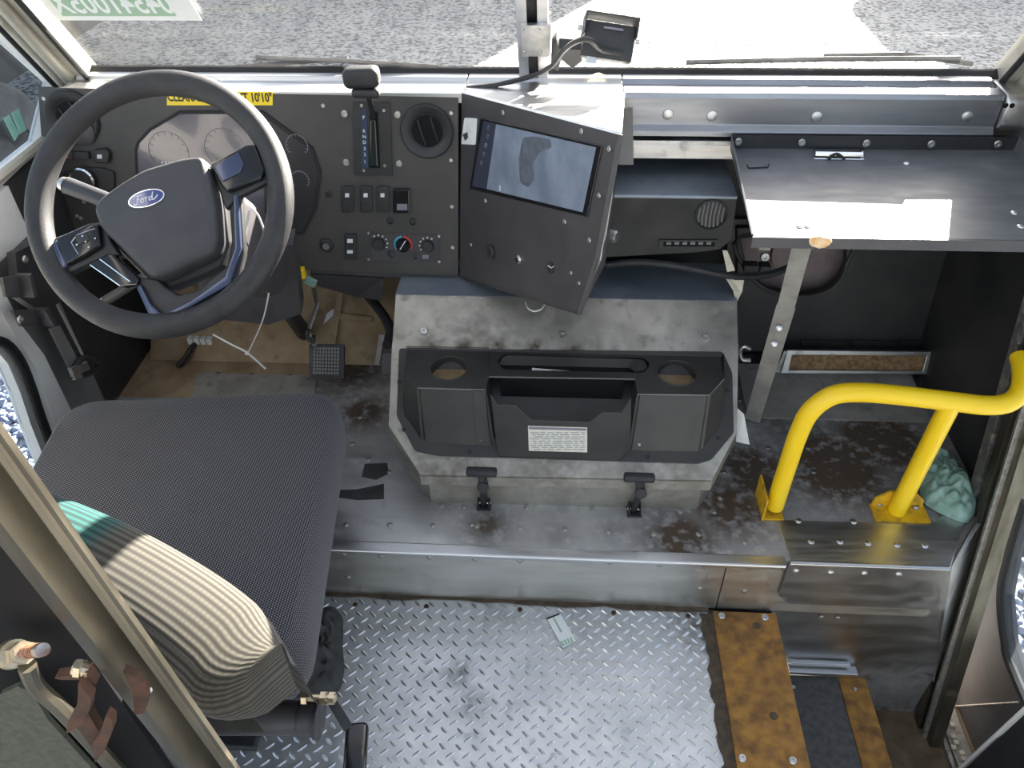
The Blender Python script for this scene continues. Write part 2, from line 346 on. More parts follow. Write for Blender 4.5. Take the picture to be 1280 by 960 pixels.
def ground_mat():
    m = bpy.data.materials.new('gravel_ground'); m.use_nodes = True; N = m.node_tree.nodes; L = m.node_tree.links; p = N['Principled BSDF']; p.inputs['Roughness'].default_value = .9
    tc = N.new('ShaderNodeTexCoord'); v = N.new('ShaderNodeTexVoronoi'); v.inputs['Scale'].default_value = 22; L.new(tc.outputs['Object'], v.inputs['Vector'])
    n2 = N.new('ShaderNodeTexNoise'); n2.inputs['Scale'].default_value = 22; n2.inputs['Detail'].default_value = 8; L.new(tc.outputs['Object'], n2.inputs['Vector'])
    cr = N.new('ShaderNodeValToRGB'); e = cr.color_ramp.elements; e[0].position = .40; e[0].color = (.10, .10, .11, 1); e[1].position = .52; e[1].color = (.46, .45, .43, 1); L.new(n2.outputs['Fac'], cr.inputs[0])
    L.new(cr.outputs[0], p.inputs['Base Color'])
    b = N.new('ShaderNodeBump'); b.inputs['Strength'].default_value = .8; b.inputs['Distance'].default_value = .02; L.new(v.outputs['Distance'], b.inputs['Height']); L.new(b.outputs[0], p.inputs['Normal'])
    return m
ground_m = ground_mat()
# shared fastener meshes
def sh(bm, mat, smooth=True):
    me = bpy.data.meshes.new('m'); bmesh.ops.recalc_face_normals(bm, faces=bm.faces[:]); bm.to_mesh(me); bm.free(); me.materials.append(mat)
    if smooth: me.polygons.foreach_set('use_smooth', [True]*len(me.polygons)); me.set_sharp_from_angle(angle=math.radians(40))
    return me
def dome(r, h, mat, hole=0):
    b = NB()
    if hole: lathe(b, [(r, 0), (r*.97, h*.6), (r*.8, h), (hole, h), (hole*.9, h*.35), (0, h*.35)], None, 12)
    else: lathe(b, [(r, 0), (r*.92, h*.5), (r*.6, h*.88), (0, h)], None, 12)
    return sh(b, mat)
RIV = dome(.0068, .0032, steel_dull); RIVC = dome(.0075, .0035, alu_clean); RIVB = dome(.013, .004, alu_clean)
SCR = dome(.0052, .0028, steel, .0022); SCRS = dome(.004, .0022, steel, .0017); SCRD = dome(.006, .003, rust, .0024); SCRB = dome(.005, .003, black_pl, .002); SCRL = dome(.009, .004, steel, .0035)
def rivets(name, me, pts, n, parent):
    for p in pts: inst(name, me, orient(p, n, random.random()*3), parent)
# ================================================================ STRUCTURE
GZ = -.85
ZP = .19                     # raised driver platform
YR = 1.147                   # riser between aisle floor and platform
XL, XR = -1.22, 1.04         # side walls
WS0 = V((0, 1.89, 1.0)); RAKE = math.radians(35)
ws_dir = V((0, -math.sin(RAKE), math.cos(RAKE)))
def wsp(x, s, h=0):          # a point of the windshield plane, s metres up the slope, h towards the cab
    return V((x, WS0.y, WS0.z)) + ws_dir*s + V((0, -math.cos(RAKE), -math.sin(RAKE)))*h
XC = -.067
# --- outside ground
b = NB(); prism(b, [(-40, -20), (40, -20), (40, 60), (-40, 60)], GZ-.1, GZ)
tag(mk('ground', b, ground_m), 'pale grey gravel yard outside the vehicle', kind='structure')
def stones(x0, x1, y0, y1, n, label):
    b = NB(); t = NB(); bmesh.ops.create_icosphere(t, subdivisions=1, radius=1); me = bpy.data.meshes.new('i'); t.to_mesh(me); t.free()
    for i in range(n):
        r = random.uniform(.012, .03); m = M.Translation((random.uniform(x0, x1), random.uniform(y0, y1), GZ+r*.3)) @ M.Rotation(random.random()*6, 4, V((random.random(), random.random(), random.random()+.1))) @ M.Diagonal((r*random.uniform(.8, 1.5), r, r*random.uniform(.5, .9), 1))
        c = me.copy(); c.transform(m); b.from_mesh(c); bpy.data.meshes.remove(c)
    bpy.data.meshes.remove(me); o = mk('gravel', b, pebble); tag(o, label, 'gravel', kind='stuff')
p_ = at(15, 510, Z=GZ); stones(p_.x-.9, p_.x+.6, p_.y-.7, p_.y+.7, 2600, 'blue-grey crushed stone below the driver door window')
p_ = at(1275, 770, Z=GZ); stones(p_.x-.5, p_.x+.7, p_.y-.7, p_.y+.6, 1500, 'sunlit crushed stone beyond the passenger door window')
# --- aisle floor of tread plate
FLOOR_R = .378
b = NB(); box(b, ((-1.2+FLOOR_R)/2, (YR-.9)/2, -.01), (FLOOR_R+1.2, YR+.9, .02))
floor = mk('floor', b, tread_m); tag(floor, 'aluminium diamond tread plate aisle floor', kind='structure')
b = NB(); box(b, (-.33, .15, -.035), (1.74, 2.12, .02)); mk('subfloor', b, foam, floor)
b = NB(); p = .0345; L_, W_, H_ = .0125, .0036, .0022
for i in range(-30, 14):
    for j in range(8, 36):
        x, y = i*p+.01, j*p-.03
        for k, (dx, dy, a) in enumerate(((0, 0, math.radians(42)), (p/2, p/2, math.radians(-42)))):
            X, Y = x+dx, y+dy
            if X > FLOOR_R-.012 or X < -.98 or Y > YR-.01 or Y < .35: continue
            c, s = math.cos(a), math.sin(a); q = lambda u, w, h: (X+u*c-w*s, Y+u*s+w*c, h)
            e = [b.verts.new(q(*t)) for t in ((-L_, 0, 0), (-L_*.45, -W_, 0), (L_*.45, -W_, 0), (L_, 0, 0), (L_*.45, W_, 0), (-L_*.45, W_, 0))]
            t1 = b.verts.new(q(-L_*.5, 0, H_)); t2 = b.verts.new(q(L_*.5, 0, H_))
            for f in ((0, 1, t1), (1, 2, t2, t1), (2, 3, t2), (3, 4, t2), (4, 5, t1, t2), (5, 0, t1)): b.faces.new([e[k] if isinstance(k, int) else k for k in f])
o = mk('tread_lugs', b, lug_m, floor); tag(o, 'raised diamond lugs of the tread plate', kind='stuff')
ff = floor_fr(0)
for px, py in ((444, 756), (533, 758), (650, 762), (767, 766), (860, 770)): inst('screw', SCRD, orient(at(px, py, Z=.001), (0, 0, 1)), floor)
b = NB()                      # dirt packed in the gap along the step edge and the riser
pts = []
for k in range(40):
    t = k/39; pts.append((FLOOR_R-.012-random.random()*.013, .5+t*.63))
pts += [(FLOOR_R+.012, 1.13), (FLOOR_R+.012, .5)]
prism(b, pts[::-1], .0002, .003)
q = [(x/20*.98-.6, YR-.006-random.random()*.010) for x in range(21)]
prism(b, q+[(.38, YR), (-.6, YR)], .0003, .0035)
tag(mk('dirt_line', b, dirt_m, floor), 'dark dirt packed in the floor joint', kind='stuff')
# --- step edge, lower step, stepwell
def deck(name, label, x0, x1, y0, y1, z, th, m, cat):
    b = NB(); box(b, ((x0+x1)/2, (y0+y1)/2, z-th/2), (x1-x0, y1-y0, th), b=.003)
    o = mk(name, b, m); tag(o, label, cat); return o
st1 = deck('step_edge_plate', 'worn rusty yellow anti-slip plate along the step edge beside the tread plate', .389, .537, .35, YR-.012, .008, .01, rusty, 'step')
for px, py in ((902, 770), (956, 772), (928, 948), (991, 951)): inst('screw', SCRL, orient(at(px, py, Z=.008), (0, 0, 1)), st1)
b = NB()
b.free()
for px, py in ((946, 782), (967, 895)): b = NB(); lathe(b, [(.0, .0012), (.0085, .0012), (.009, 0)], M.Translation(at(px, py, Z=.008)), 14); mk('plugged_hole', b, dirt_m, st1)
Z2 = -.25
st2 = thing('lower_step', 'dark grit lower step with a worn yellow nosing in the stepwell', 'step', (.68, .8, Z2))
b = NB(); box(b, (.64, .72, Z2-.01), (.2, .82, .02), b=.002); mk('tread', b, grit, st2)
b = NB(); box(b, (.775, .72, Z2-.008), (.07, .82, .022), b=.003); mk('nosing', b, rusty, st2)
b = NB(); box(b, (.805, .72, Z2-.11), (.008, .82, .18)); mk('riser', b, well_m, st2)
for px, py in ((992, 859), (1069, 862)): inst('screw', SCR, orient(at(px, py, Z=Z2+.003), (0, 0, 1)), st2)
b = NB(); box(b, (.536, .72, -.13), (.008, .86, .24)); tag(mk('trim_1', b, well_m), 'vertical metal riser below the yellow step edge', kind='structure')
b = NB(); box(b, (.93, .70, -.455), (.40, 1.44, .02)); wf = mk('stepwell_floor', b, brown_floor); tag(wf, 'brown dirty floor at the bottom of the stepwell', kind='structure')
b = NB(); box(b, (.70, YR-.012, Z2+.018), (.17, .024, .012), b=.002); box(b, (.69, YR-.005, Z2+.038), (.15, .010, .012), b=.002)
tag(mk('step_hanger_rail', b, alu_clean), 'two thin bright metal rails above the lower step', 'rail')
# --- platform
pl = thing('floor_platform', 'riveted aluminium platform under the dashboard', None, (0, YR, 0), kind='structure')
b = NB(); prism(b, [(XL, YR), (.885, YR), (1.045, 1.33), (1.045, 1.93), (XL, 1.93)], ZP-.012, ZP); mk('deck', b, platform_m, pl)
b = NB(); box(b, (-.35, YR-.003, ZP-.005), (1.75, .03, .014), b=.004); mk('edge_angle', b, alu_clean, pl)
panels = [(-1.2, -.56), (-.557, .397), (.400, .89)]
for i, (x0, x1) in enumerate(panels):
    b = NB(); box(b, ((x0+x1)/2, YR+.002, (ZP-.012 if i < 2 else ZP-.012)/2), (x1-x0, .006, ZP-.014)); mk('riser_panel', b, riser_m, pl)
b = NB(); box(b, (-.15, YR+.012, ZP/2-.02), (2.06, .006, ZP)); mk('riser_backing', b, foam, pl)
yF = YR-.0015
rv = [at(px, py, Y=yF) for px, py in ((429, 692), (476, 695), (537, 697), (594, 699), (650, 701), (706, 700), (762, 703), (825, 706), (881, 708), (937, 710), (435, 722), (875, 736), (930, 739), (640, 720))]
rivets('rivet', RIV, rv[:-1], (0, -1, 0), pl)
rv = [at(px, py, Z=ZP) for px, py in ((432, 656), (487, 656), (541, 657), (596, 658), (650, 660), (706, 662), (761, 665), (817, 668), (873, 668), (931, 678), (460, 575), (487, 590), (900, 560), (905, 590), (900, 622), (893, 640), (925, 500), (960, 560), (1010, 560), (1017, 590), (997, 497), (590, 656), (440, 555), (450, 522), (932, 540))]
rivets('rivet', RIV, rv, (0, 0, 1), pl)
rv = [at(px, py, Z=ZP) for px, py in ((552, 632), (580, 633), (658, 634), (740, 637), (850, 640))]; rivets('rivet', RIV, rv, (0, 0, 1), pl)
b = NB(); fz = floor_fr(ZP)
for poly in (((456, 580), (484, 579), (486, 592), (470, 600), (452, 596)), ((415, 613), (446, 612), (480, 605), (480, 624), (447, 625), (415, 621))):
    prism(b, [fz.uv(*p)[:2] for p in poly][::-1], ZP, ZP+.0012)
tag(mk('tape_patch', b, rag_d, pl), 'worn dark grip tape patches')
b = NB(); prism(b, [fz.uv(*p) for p in ((911, 651), (979, 652), (984, 683), (913, 683))][::-1], ZP, ZP+.002); pp = mk('patch_plate', b, platform_m, pl); inst('rivet', RIV, orient(at(931, 678, Z=ZP+.002), (0, 0, 1)), pl)
# bent corner cover plate over the stepwell edge
cp = thing('corner_cover_plate', 'clean bent aluminium cover plate with rivets over the stepwell edge below the yellow rail', 'metal plate', (.7, YR, ZP))
b = NB(); tl, tr, tr2, tl2 = [fz.uv(*p) for p in ((983, 646), (1152, 650), (1190, 637), (990, 646))]
top = [(.535, YR-.008), (.878, YR-.008), (.975, 1.30), (.965, 1.325), (.87, 1.262), (.54, 1.262), (.528, 1.25)]
prism(b, top, ZP+.001, ZP+.005, b=.001); mk('top_plate', b, alu_clean, cp)
b = NB(); prism(b, [(.530, ZP+.005), (.878, ZP+.005), (.914, .045), (.56, .045), (.53, .075)], 0, .003, Fr((0, YR-.008, 0), (1, 0, 0), (0, 0, 1)).m); mk('front_flange', b, well_m, cp)
b = NB(); tube(b, [(.533, YR-.006, ZP+.001), (.877, YR-.006, ZP+.001)], .006, 10); mk('bend', b, alu_clean, cp, True)
rivets('rivet', RIVC, [at(px, py, Z=ZP+.005) for px, py in ((1014, 677), (1050, 677), (1085, 679), (1121, 681), (1156, 682), (998, 651), (1067, 652))], (0, 0, 1), cp)
rivets('rivet', RIVC, [at(px, py, Y=YR-.011) for px, py in ((995, 714), (1038, 716), (1080, 717), (1123, 718))], (0, -1, 0), cp)
# stepwell front wall + angled return
ww = thing('wall_front_stepwell', 'bare aluminium front wall of the stepwell', None, (.7, YR, -.44), kind='structure')
b = NB(); prism(b, [(.40, -.445), (1.035, -.445), (.885, ZP-.012), (.40, ZP-.012)], -.004, 0, Fr((0, YR+.004, 0), (1, 0, 0), (0, 0, 1)).m); mk('front_sheet', b, well_m, ww)
b = NB(); quadprism(b, [(1.035, YR, -.445), (1.06, 1.20, -.445), (1.06, 1.375, ZP+.04), (.885, YR, ZP+.003)], .004); mk('angled_sheet', b, well_m, ww)
rivets('rivet', RIVC, [at(px, py, Y=YR-.001) for px, py in ((1025, 742), (1109, 745))], (0, -1, 0), ww)
rivets('bolt', SCR, [at(px, py, Y=YR-.001) for px, py in ((1026, 771), (1047, 772))], (0, -1, 0), ww)
an = V((.228, -.175, 0)).normalized()*-1
fa = Fr((.885, YR, 0), (.175, .228, 0), (0, 0, 1))
rivets('rivet', RIV, [fa.pt(1203, 684, .001), fa.pt(1186, 706, .001)], fa.z, ww)
# --- firewall and toe board
b = NB(); prism(b, [(1.93, ZP-.01), (2.02, .40), (2.02, .912), (1.888, .966), (1.888, .978), (2.03, .926), (2.03, .38), (1.94, ZP-.02)], XL, XR, M(((0, 0, 1, 0), (1, 0, 0, 0), (0, 1, 0, 0), (0, 0, 0, 1))))
fwl = mk('wall_front', b, liner_m); tag(fwl, 'dark firewall under the dashboard', kind='structure')
tb = thing('toe_board', 'dirty brown toe board behind the pedals', 'floor panel', (-.8, 1.8, ZP))
b = NB(); quadprism(b, [(XL+.02, 1.80, ZP+.004), (-.42, 1.80, ZP+.004), (-.42, 1.985, .43), (XL+.02, 1.985, .43)], .004); mk('board', b, toe_m, tb)
b = NB(); prism(b, [fz.uv(*p) for p in ((168, 425), (148, 496), (395, 500), (395, 425))][::-1], ZP, ZP+.0015); mk('floor_sheet', b, toe_m, tb)
fT = Fr((0, 1.80, ZP+.004), (1, 0, 0), (0, .185, .236))
b = NB(); q = lambda *P: [fT.uv(*p) for p in P][::-1]
prism(b, q((424, 357), (412, 430), (420, 432), (432, 358)), 0, .012, fT.m); prism(b, q((421, 391), (421, 399), (466, 402), (466, 397)), 0, .010, fT.m)
mk('stiffener', b, toe_m, tb)
b = NB(); prism(b, q((405, 405), (409, 392), (418, 386), (419, 393)), 0, .006, fT.m); mk('paper_scrap', b, paper, tb)
# footwell floor metal edge strip
b = NB(); prism(b, [fz.uv(*p) for p in ((246, 467), (396, 470), (393, 500), (240, 500))][::-1], ZP+.0016, ZP+.004); fs = mk('footwell_strip', b, galv); tag(fs, 'metal strip on the floor in front of the driver seat', 'metal strip')
rivets('rivet', RIV, [at(px, py, Z=ZP+.003) for px, py in ((272, 467), (316, 468), (362, 469), (385, 475))], (0, 0, 1), fs)
# --- windshield: panes, frame, posts
for i, (x0, x1, w) in enumerate(((-1.135, XC-.025, 'driver'), (XC+.025, .99, 'passenger'))):
    b = NB(); quadprism(b, [wsp(x0, 0, -.02), wsp(x1, 0, -.02), wsp(x1, .95, -.02), wsp(x0, .95, -.02)], .004)
    o = mk('window_%d' % (i+1), b, ws_glass); tag(o, 'dusty %s side windshield pane' % w, kind='structure')
b = NB(); quadprism(b, [wsp(-1.15, -.012, .002), wsp(1.0, -.012, .002), wsp(1.0, -.001, .002), wsp(-1.15, -.001, .002)], .028)
tag(mk('trim_2', b, foam), 'black rubber gasket along the windshield base', kind='structure')
cpz = thing('trim_3', 'aluminium centre post between the windshield panes', None, tuple(wsp(XC, 0)), kind='structure')
for dx in (-.022, .022):
    b = NB(); c = XC+dx; w = .011
    quadprism(b, [wsp(c-w, -.02, .012), wsp(c+w, -.02, .012), wsp(c+w, .95, .012), wsp(c-w, .95, .012)], .04); mk('post_flange', b, alu_clean, cpz)
b = NB(); quadprism(b, [wsp(XC-.012, -.02, 0), wsp(XC+.012, -.02, 0), wsp(XC+.012, .95, 0), wsp(XC-.012, .95, 0)], .03); mk('post_channel', b, foam, cpz)
b = NB(); quadprism(b, [wsp(XC-.05, .9, .02), wsp(.5, .9, .02), wsp(.5, 1.0, .02), wsp(XC-.05, 1.0, .02)], .05); b.free()
b = NB(); quadprism(b, [wsp(-1.25, .93, .03), wsp(1.1, .93, .03), wsp(1.1, 1.05, .03), wsp(-1.25, 1.05, .03)], .06); tag(mk('trim_4', b, pillar_m), 'painted header above the windshield', kind='structure')
for sgn, xi, xo, w in ((-1, -1.135, -1.235, 'driver'), (1, .985, 1.09, 'passenger')):
    t = thing('trim_%d' % (5 if sgn < 0 else 6), 'grimy painted pillar on the %s side of the windshield' % w, None, tuple(wsp(xi, 0)), kind='structure')
    xm = xi+(xo-xi)*.45
    b = NB(); quadprism(b, [wsp(min(xi, xo), -.05, .012), wsp(max(xi, xo), -.05, .012), wsp(max(xi, xo), 1.0, .012), wsp(min(xi, xo), 1.0, .012)], .05); mk('pillar_core', b, pillar_m, t)
    b = NB(); tube(b, [wsp(xm, -.04, .016), wsp(xm, 1.0, .016)], .016, 10); tube(b, [wsp(xi+(xo-xi)*.75, -.04, .014), wsp(xi+(xo-xi)*.75, 1.0, .014)], .012, 10); mk('pillar_ridge', b, pillar_m, t, True)
    b = NB(); tube(b, [wsp(xi-.002*sgn, -.02, .018), wsp(xi-.002*sgn, 1.0, .018)], .007, 8); tube(b, [wsp(xo, -.06, .012), wsp(xo, 1.0, .012)], .008, 8); mk('gasket', b, foam, t, True)
# --- dashboard top shelf (driver side and centre)
YD = 1.783
yzm = M(((0, 0, 1, 0), (1, 0, 0, 0), (0, 1, 0, 0), (0, 0, 0, 1)))
def yz(bm, prof, x0, x1, bv=0): prism(bm, prof, x0, x1, yzm, bv)
for i, (x0, x1) in enumerate(((-1.16, -.222), (-.219, .135))):
    b = NB(); yz(b, [(1.90, .975), (1.90, 1.003), (1.872, 1.003), (1.866, .994), (1.838, .992), (1.832, 1.000), (YD, .998), (YD, .975)], x0, x1, .0015)
    o = mk('dash_top_shelf', b, alu_clean); tag(o, ('long bright aluminium shelf strip between the windshield and the gauge panel', 'short aluminium shelf strip behind the screen box')[i], 'shelf trim')
# --- passenger side rail extrusion
rl = thing('dash_rail', 'long grey aluminium rail with round rivets under the passenger windshield', 'rail', (.5, 1.8, .9))
b = NB(); yz(b, [(1.90, .96), (1.90, 1.003), (1.868, 1.003), (1.862, .992), (1.838, .990), (1.832, .999), (1.80, .995), (1.797, .985), (1.797, .925), (1.787, .912), (1.787, .900), (1.80, .900), (1.83, .94)], .138, .965, .0015); mk('extrusion', b, rail_m, rl)
b = NB(); yz(b, [(1.89, .95), (1.89, 1.0), (1.86, .999), (1.80, .998), (1.785, .985), (1.785, .93), (1.80, .915), (1.83, .92)], .968, 1.028, .006); mk('end_cap', b, steel, rl, True)
b = NB()
for px, py in ((1257, 132), (1265, 132)): lathe(b, [(.0055, 0), (.0055, .001), (0, .001)], orient(at(px, py, Y=1.7845), (0, -1, 0)), 12)
mk('cap_hole', b, black_matte, rl)
rivets('rivet', RIVB, [at(px, py, Y=1.797) for px, py in ((835, 143), (890, 145), (1021, 146), (1209, 146))], (0, -1, 0), rl)
b = NB(); box(b, (.58, 1.81, .885), (.9, .05, .012), b=.002); box(b, (.27, 1.79, .865), (.27, .012, .036), b=.002)
tag(mk('dash_ledge', b, alu), 'narrow metal ledge below the passenger dash rail', 'shelf trim')
# ================================================================ SIDE WALLS
def xplate(bm, pts, x, th, holes=None):      # plate in a plane X = const from (y, z) points
    m = M(((0, 0, 1, 0), (1, 0, 0, 0), (0, 1, 0, 0), (0, 0, 0, 1)))
    prism(bm, pts, x, x+th, m, holes=holes)
wl = thing('wall_left', 'driver side cab wall with door', None, (XL, 1.3, 0), kind='structure')
low = [(1.30, .20), (1.325, .374), (1.343, .459), (1.351, .536), (1.334, .60), (1.29, .64), (1.1, .66), (.45, .66), (.45, .2)]
upw = [(1.765, .885), (1.905, .975), (1.745, 1.17), (1.30, 1.75), (.45, 1.75), (.45, .885)]
b = NB(); xplate(b, [(.2, -.45), (1.40, -.45), (1.40, .86), (1.93, .86), (1.95, .975), (1.25, 1.92), (.2, 1.92)], XL-.05, .03, [low, upw]); mk('door_skin', b, white_paint, wl)
b = NB(); xplate(b, [(1.385, -.2), (1.425, -.2), (1.430, .50), (1.408, .60), (1.40, .88), (1.36, .88), (1.375, .60), (1.388, .49), (1.365, .36), (1.33, .1), (1.33, -.2)], XL-.02, .03); mk('jamb_strip', b, white_paint, wl)
b = NB(); tube(b, smooth_path([(XL+.0, y+.006, z) for y, z in low[:6]], 4), .008, 8); tube(b, smooth_path([(XL+.004, y+.018, z) for y, z in low[:6]], 4), .006, 8); mk('door_seal', b, foam, wl, True)
b = NB(); tube(b, [(XL-.01, 1.765, .885), (XL-.01, .45, .885)], .012, 8); mk('window_sill_bead', b, pillar_m, wl, True)
b = NB(); xplate(b, [(1.428, .19), (1.60, .19), (1.60, .74), (1.428, .74)], XL-.03, .022); mk('jamb_panel', b, grey_panel, wl)
b = NB(); xplate(b, [(1.58, .18), (2.02, .18), (2.02, .98), (1.93, .965), (1.80, .872), (1.58, .86)], XL-.03, .026); mk('kick_panel', b, liner_m, wl)
b = NB(); xplate(b, [(1.40, .74), (1.60, .74), (1.72, .86), (1.40, .86)], XL-.03, .024); mk('upper_jamb', b, white_paint, wl)
b = NB(); xplate(b, upw, XL-.045, .004); o = mk('window_3', b, door_glass); tag(o, 'upper driver door window glass', kind='structure')
b = NB(); xplate(b, low, XL-.045, .004); o = mk('window_4', b, door_glass); tag(o, 'lower driver door window glass', kind='structure')
fl = Fr((XL-.038, 0, 0), (0, 1, 0), (0, 0, 1))
for k, poly in enumerate((((4, 148), (11, 144), (24, 167), (18, 176)), ((14, 142), (23, 136), (33, 162), (25, 167)))):
    b = NB(); P = [at(*p, X=XL-.038) for p in poly]; quadprism(b, P, .001)
    o = mk('window_sticker', b, teal_st); tag(o, 'small pale teal sticker on the driver door window, the one '+('farther from', 'nearer to')[k]+' the dashboard', 'sticker', 'pair of stickers on the driver window')
# right side
wr_pts = [(1.10, -.47), (1.50, -.47), (1.50, .25), (1.38, .25), (1.12, -.40)]
wr = thing('wall_right', 'passenger side cab wall with door track', None, (XR, 1.3, 0), kind='structure')
b = NB(); xplate(b, [(1.40, .18), (2.02, .18), (2.02, .98), (1.93, .99), (1.30, 1.9), (1.25, 1.9), (1.40, .5)], XR, .03); mk('side_panel', b, grey_panel, wr)
b = NB(); xplate(b, wr_pts, XR+.012, .012); mk('well_side', b, well_m, wr)
b = NB(); xplate(b, [(1.42, .19), (2.0, .19), (2.0, .85), (1.50, .85)], XR-.012, .012); mk('kick_panel', b, liner_m, wr)
dT, dB = V((XR, 1.50, .80)), V((XR, 1.165, -.45))
def track(o0, o1, h, m, nm):
    b = NB(); e = V((0, -1, 0)); P = [dB+e*o0+V((-h, 0, 0)), dT+e*o0+V((-h, 0, 0)), dT+e*o1+V((-h, 0, 0)), dB+e*o1+V((-h, 0, 0))]
    quadprism(b, P, 0.03); mk(nm, b, m, wr)
track(-.02, .012, .016, steel_dull, 'track_flange'); track(.012, .034, -.012, black_pl, 'track_groove'); track(.034, .062, .018, post_m, 'track_rib')
track(.062, .080, .006, post_m, 'track_web'); track(.080, .088, .016, steel_dull, 'track_rib'); track(.088, .112, .004, post_m, 'track_web')
rw = [(1.34, .2), (1.292, .05), (1.25, -.04), (1.165, -.107), (1.06, -.135), (.5, -.14), (.5, 1.5), (1.34, 1.5)]
b = NB(); xplate(b, [(.4, -.62), (1.24, -.62), (1.36, -.1), (1.42, .3), (1.42, 1.7), (.4, 1.7)], 1.12, .03, [rw]); mk('door_skin', b, boxp, wr)
b = NB(); tube(b, smooth_path([(1.117, y, z) for y, z in rw[:6]], 5), .012, 8); mk('window_gasket', b, foam, wr, True)
b = NB(); tube(b, [(1.115, 1.20, -.50), (1.115, 1.03, -.16)], .003, 6); mk('door_crease', b, steel_dull, wr)
b = NB(); xplate(b, rw, 1.135, .004); o = mk('window_5', b, door_glass); tag(o, 'passenger door window glass', kind='structure')
b = NB(); tube(b, [(1.045, .985, -.43), (1.045, .93, .1)], .006, 8); mk('edge_bead', b, white_paint, wr)
b = NB(); xplate(b, [(.3, -.45), (.975, -.45), (.92, .1), (.3, .1)], 1.04, .02); mk('rear_jamb', b, black_pl, wr)
b = NB(); box(b, (1.085, .75, -.455), (.05, .9, .03), b=.004); box(b, (1.045, .75, -.440), (.012, .9, .02), b=.003); mk('door_sill', b, steel_dull, wr)
b = NB()
for k in range(14): box(b, (1.075+random.uniform(-.012, .012), 1.14-k*.016+random.uniform(-.01, .01), -.437), (.014, .012, .008), M.Identity(4), .003)
tag(mk('sill_debris', b, paper_tan, wr), 'leaf litter in the door sill', kind='stuff')
# ================================================================ DASHBOARD (driver side)
fd = Fr((-.228, 1.783, .998), (1, 0, 0), (0, .060, .448))      # u right, v up the panel, n to the driver
N_ = fd.z
db = thing('dashboard', 'dark grey driver dashboard panel with gauges, vents and switches', 'dashboard', tuple(fd.w(-.4, -.45)))
U = fd.uv
def dpr(name, px, h0, h1, m, par=db, b_=.0, seg=2, rnd=0, holes=None, sm=False, fr=fd):
    b = NB(); P = [fr.uv(*p) for p in px]
    if sum(P[i-1][0]*P[i][1]-P[i][0]*P[i-1][1] for i in range(len(P))) < 0: P = P[::-1]
    if rnd: P = rpoly(P, rnd)
    prism(b, P, h0, h1, fr.m, b_, seg, holes); return mk(name, b, m, par, sm)
def rect(x0, y0, x1, y1): return ((x0, y1), (x1, y1), (x1, y0), (x0, y0))
def disc(name, px, py, prof, m, par=db, seg=24, fr=fd, sm=True):
    b = NB(); lathe(b, prof, orient(fr.pt(px, py), fr.z), seg); return mk(name, b, m, par, sm)
pxs = .0019                   # metres per pixel on the panel, about
panel = dpr('panel', ((47, 109), (340, 117), (573, 122), (573, 345), (388, 338), (62, 318)), -.008, 0, dash_m, b_=.001)
dpr('lower_lip', ((388, 338), (573, 345), (573, 353), (388, 343)), -.05, -.009, boxp)
def vent(cx, cy, R, r, ang, name='air_vent'):
    v = disc(name, cx, cy, [(R, 0), (R, .006), (R*.94, .010), (R*.72, .007), (r, .001), (r, -.007), (0, -.007)], black_pl)
    b = NB(); lathe(b, [(0, .001), (r*.97, .001), (r*.97, 0)], orient(fd.pt(cx, cy), N_), 20); mk('opening', b, black_matte, v)
    for k in (-.45, .35):
        b = NB(); c = fd.pt(cx, cy, .006); d = (fd.x*math.cos(ang)+fd.y*math.sin(ang)); s = (fd.y*math.cos(ang)-fd.x*math.sin(ang))
        tube(b, [c+s*k*r+d*(-.85*r*math.sqrt(1-k*k)), c+s*k*r+N_*.004, c+s*k*r+d*(.85*r*math.sqrt(1-k*k))], .0022, 6); mk('vane', b, black_pl, v)
    return v
vent(534, 164, .062, .038, math.radians(105))
v = vent(91, 147, .064, .040, math.radians(120))
disc('vane_disc', 103, 163, [(.034, .006), (.034, .011), (.030, .013), (0, .014)], boxp)
# instrument cluster
cl = [(169, 187), (172, 176), (187, 160), (224, 138), (328, 138), (392, 184), (402, 215), (396, 262), (380, 292), (180, 292), (171, 228)]
ci = [(173, 188), (176, 178), (190, 163), (226, 142), (326, 142), (388, 186), (398, 215), (392, 261), (378, 289), (183, 289), (175, 228)]
gasket = dpr('cluster_bezel', cl, -.002, .004, foam)
lens_reflect_m = mat('cluster_lens', (.085, .080, .105), (.11, .105, .13), 5, .12, .2, 0, coat=.5)  # violet reflection painted into the lens colour
dark_lens = mat('cluster_lens_dark', (.030, .029, .031), (.04, .038, .04), 5, .25, .35, 0)  # same lens in a darker tone, without the painted reflection
lens = dpr('cluster_lens', ci[:5]+[(330, 150), (332, 289), ci[9], ci[10]], .003, .005, lens_reflect_m)
lens2 = dpr('cluster_side_lens', [(328, 144), ci[5], ci[6], ci[7], ci[8], (334, 289)], .003, .0045, dark_lens)
gm = mat('gauge_print', (.20, .20, .23), None, 10, .3)
def gauge(cx, cy, r, par):
    b = NB(); o_ = fd.pt(cx, cy, .0052)
    tube(b, [o_+fd.x*r*math.cos(a)+fd.y*r*math.sin(a) for a in [math.radians(-40+k*260/24) for k in range(25)]], .0008, 5)
    for k in range(13):
        a = math.radians(-40+k*260/12); d = fd.x*math.cos(a)+fd.y*math.sin(a); tube(b, [o_+d*r*.82, o_+d*r*.96], .0008, 4)
    mk('gauge_dial', b, gm, par)
gauge(211, 190, .048, lens); gauge(281, 186, .048, lens); gauge(371, 182, .026, lens2); gauge(375, 225, .022, lens2)
b = NB(); text_bm(b, 'P R N D', .010, fd.m @ M.Translation((*U(212, 203), .0055))); mk('lens_print', b, white_ink, lens)
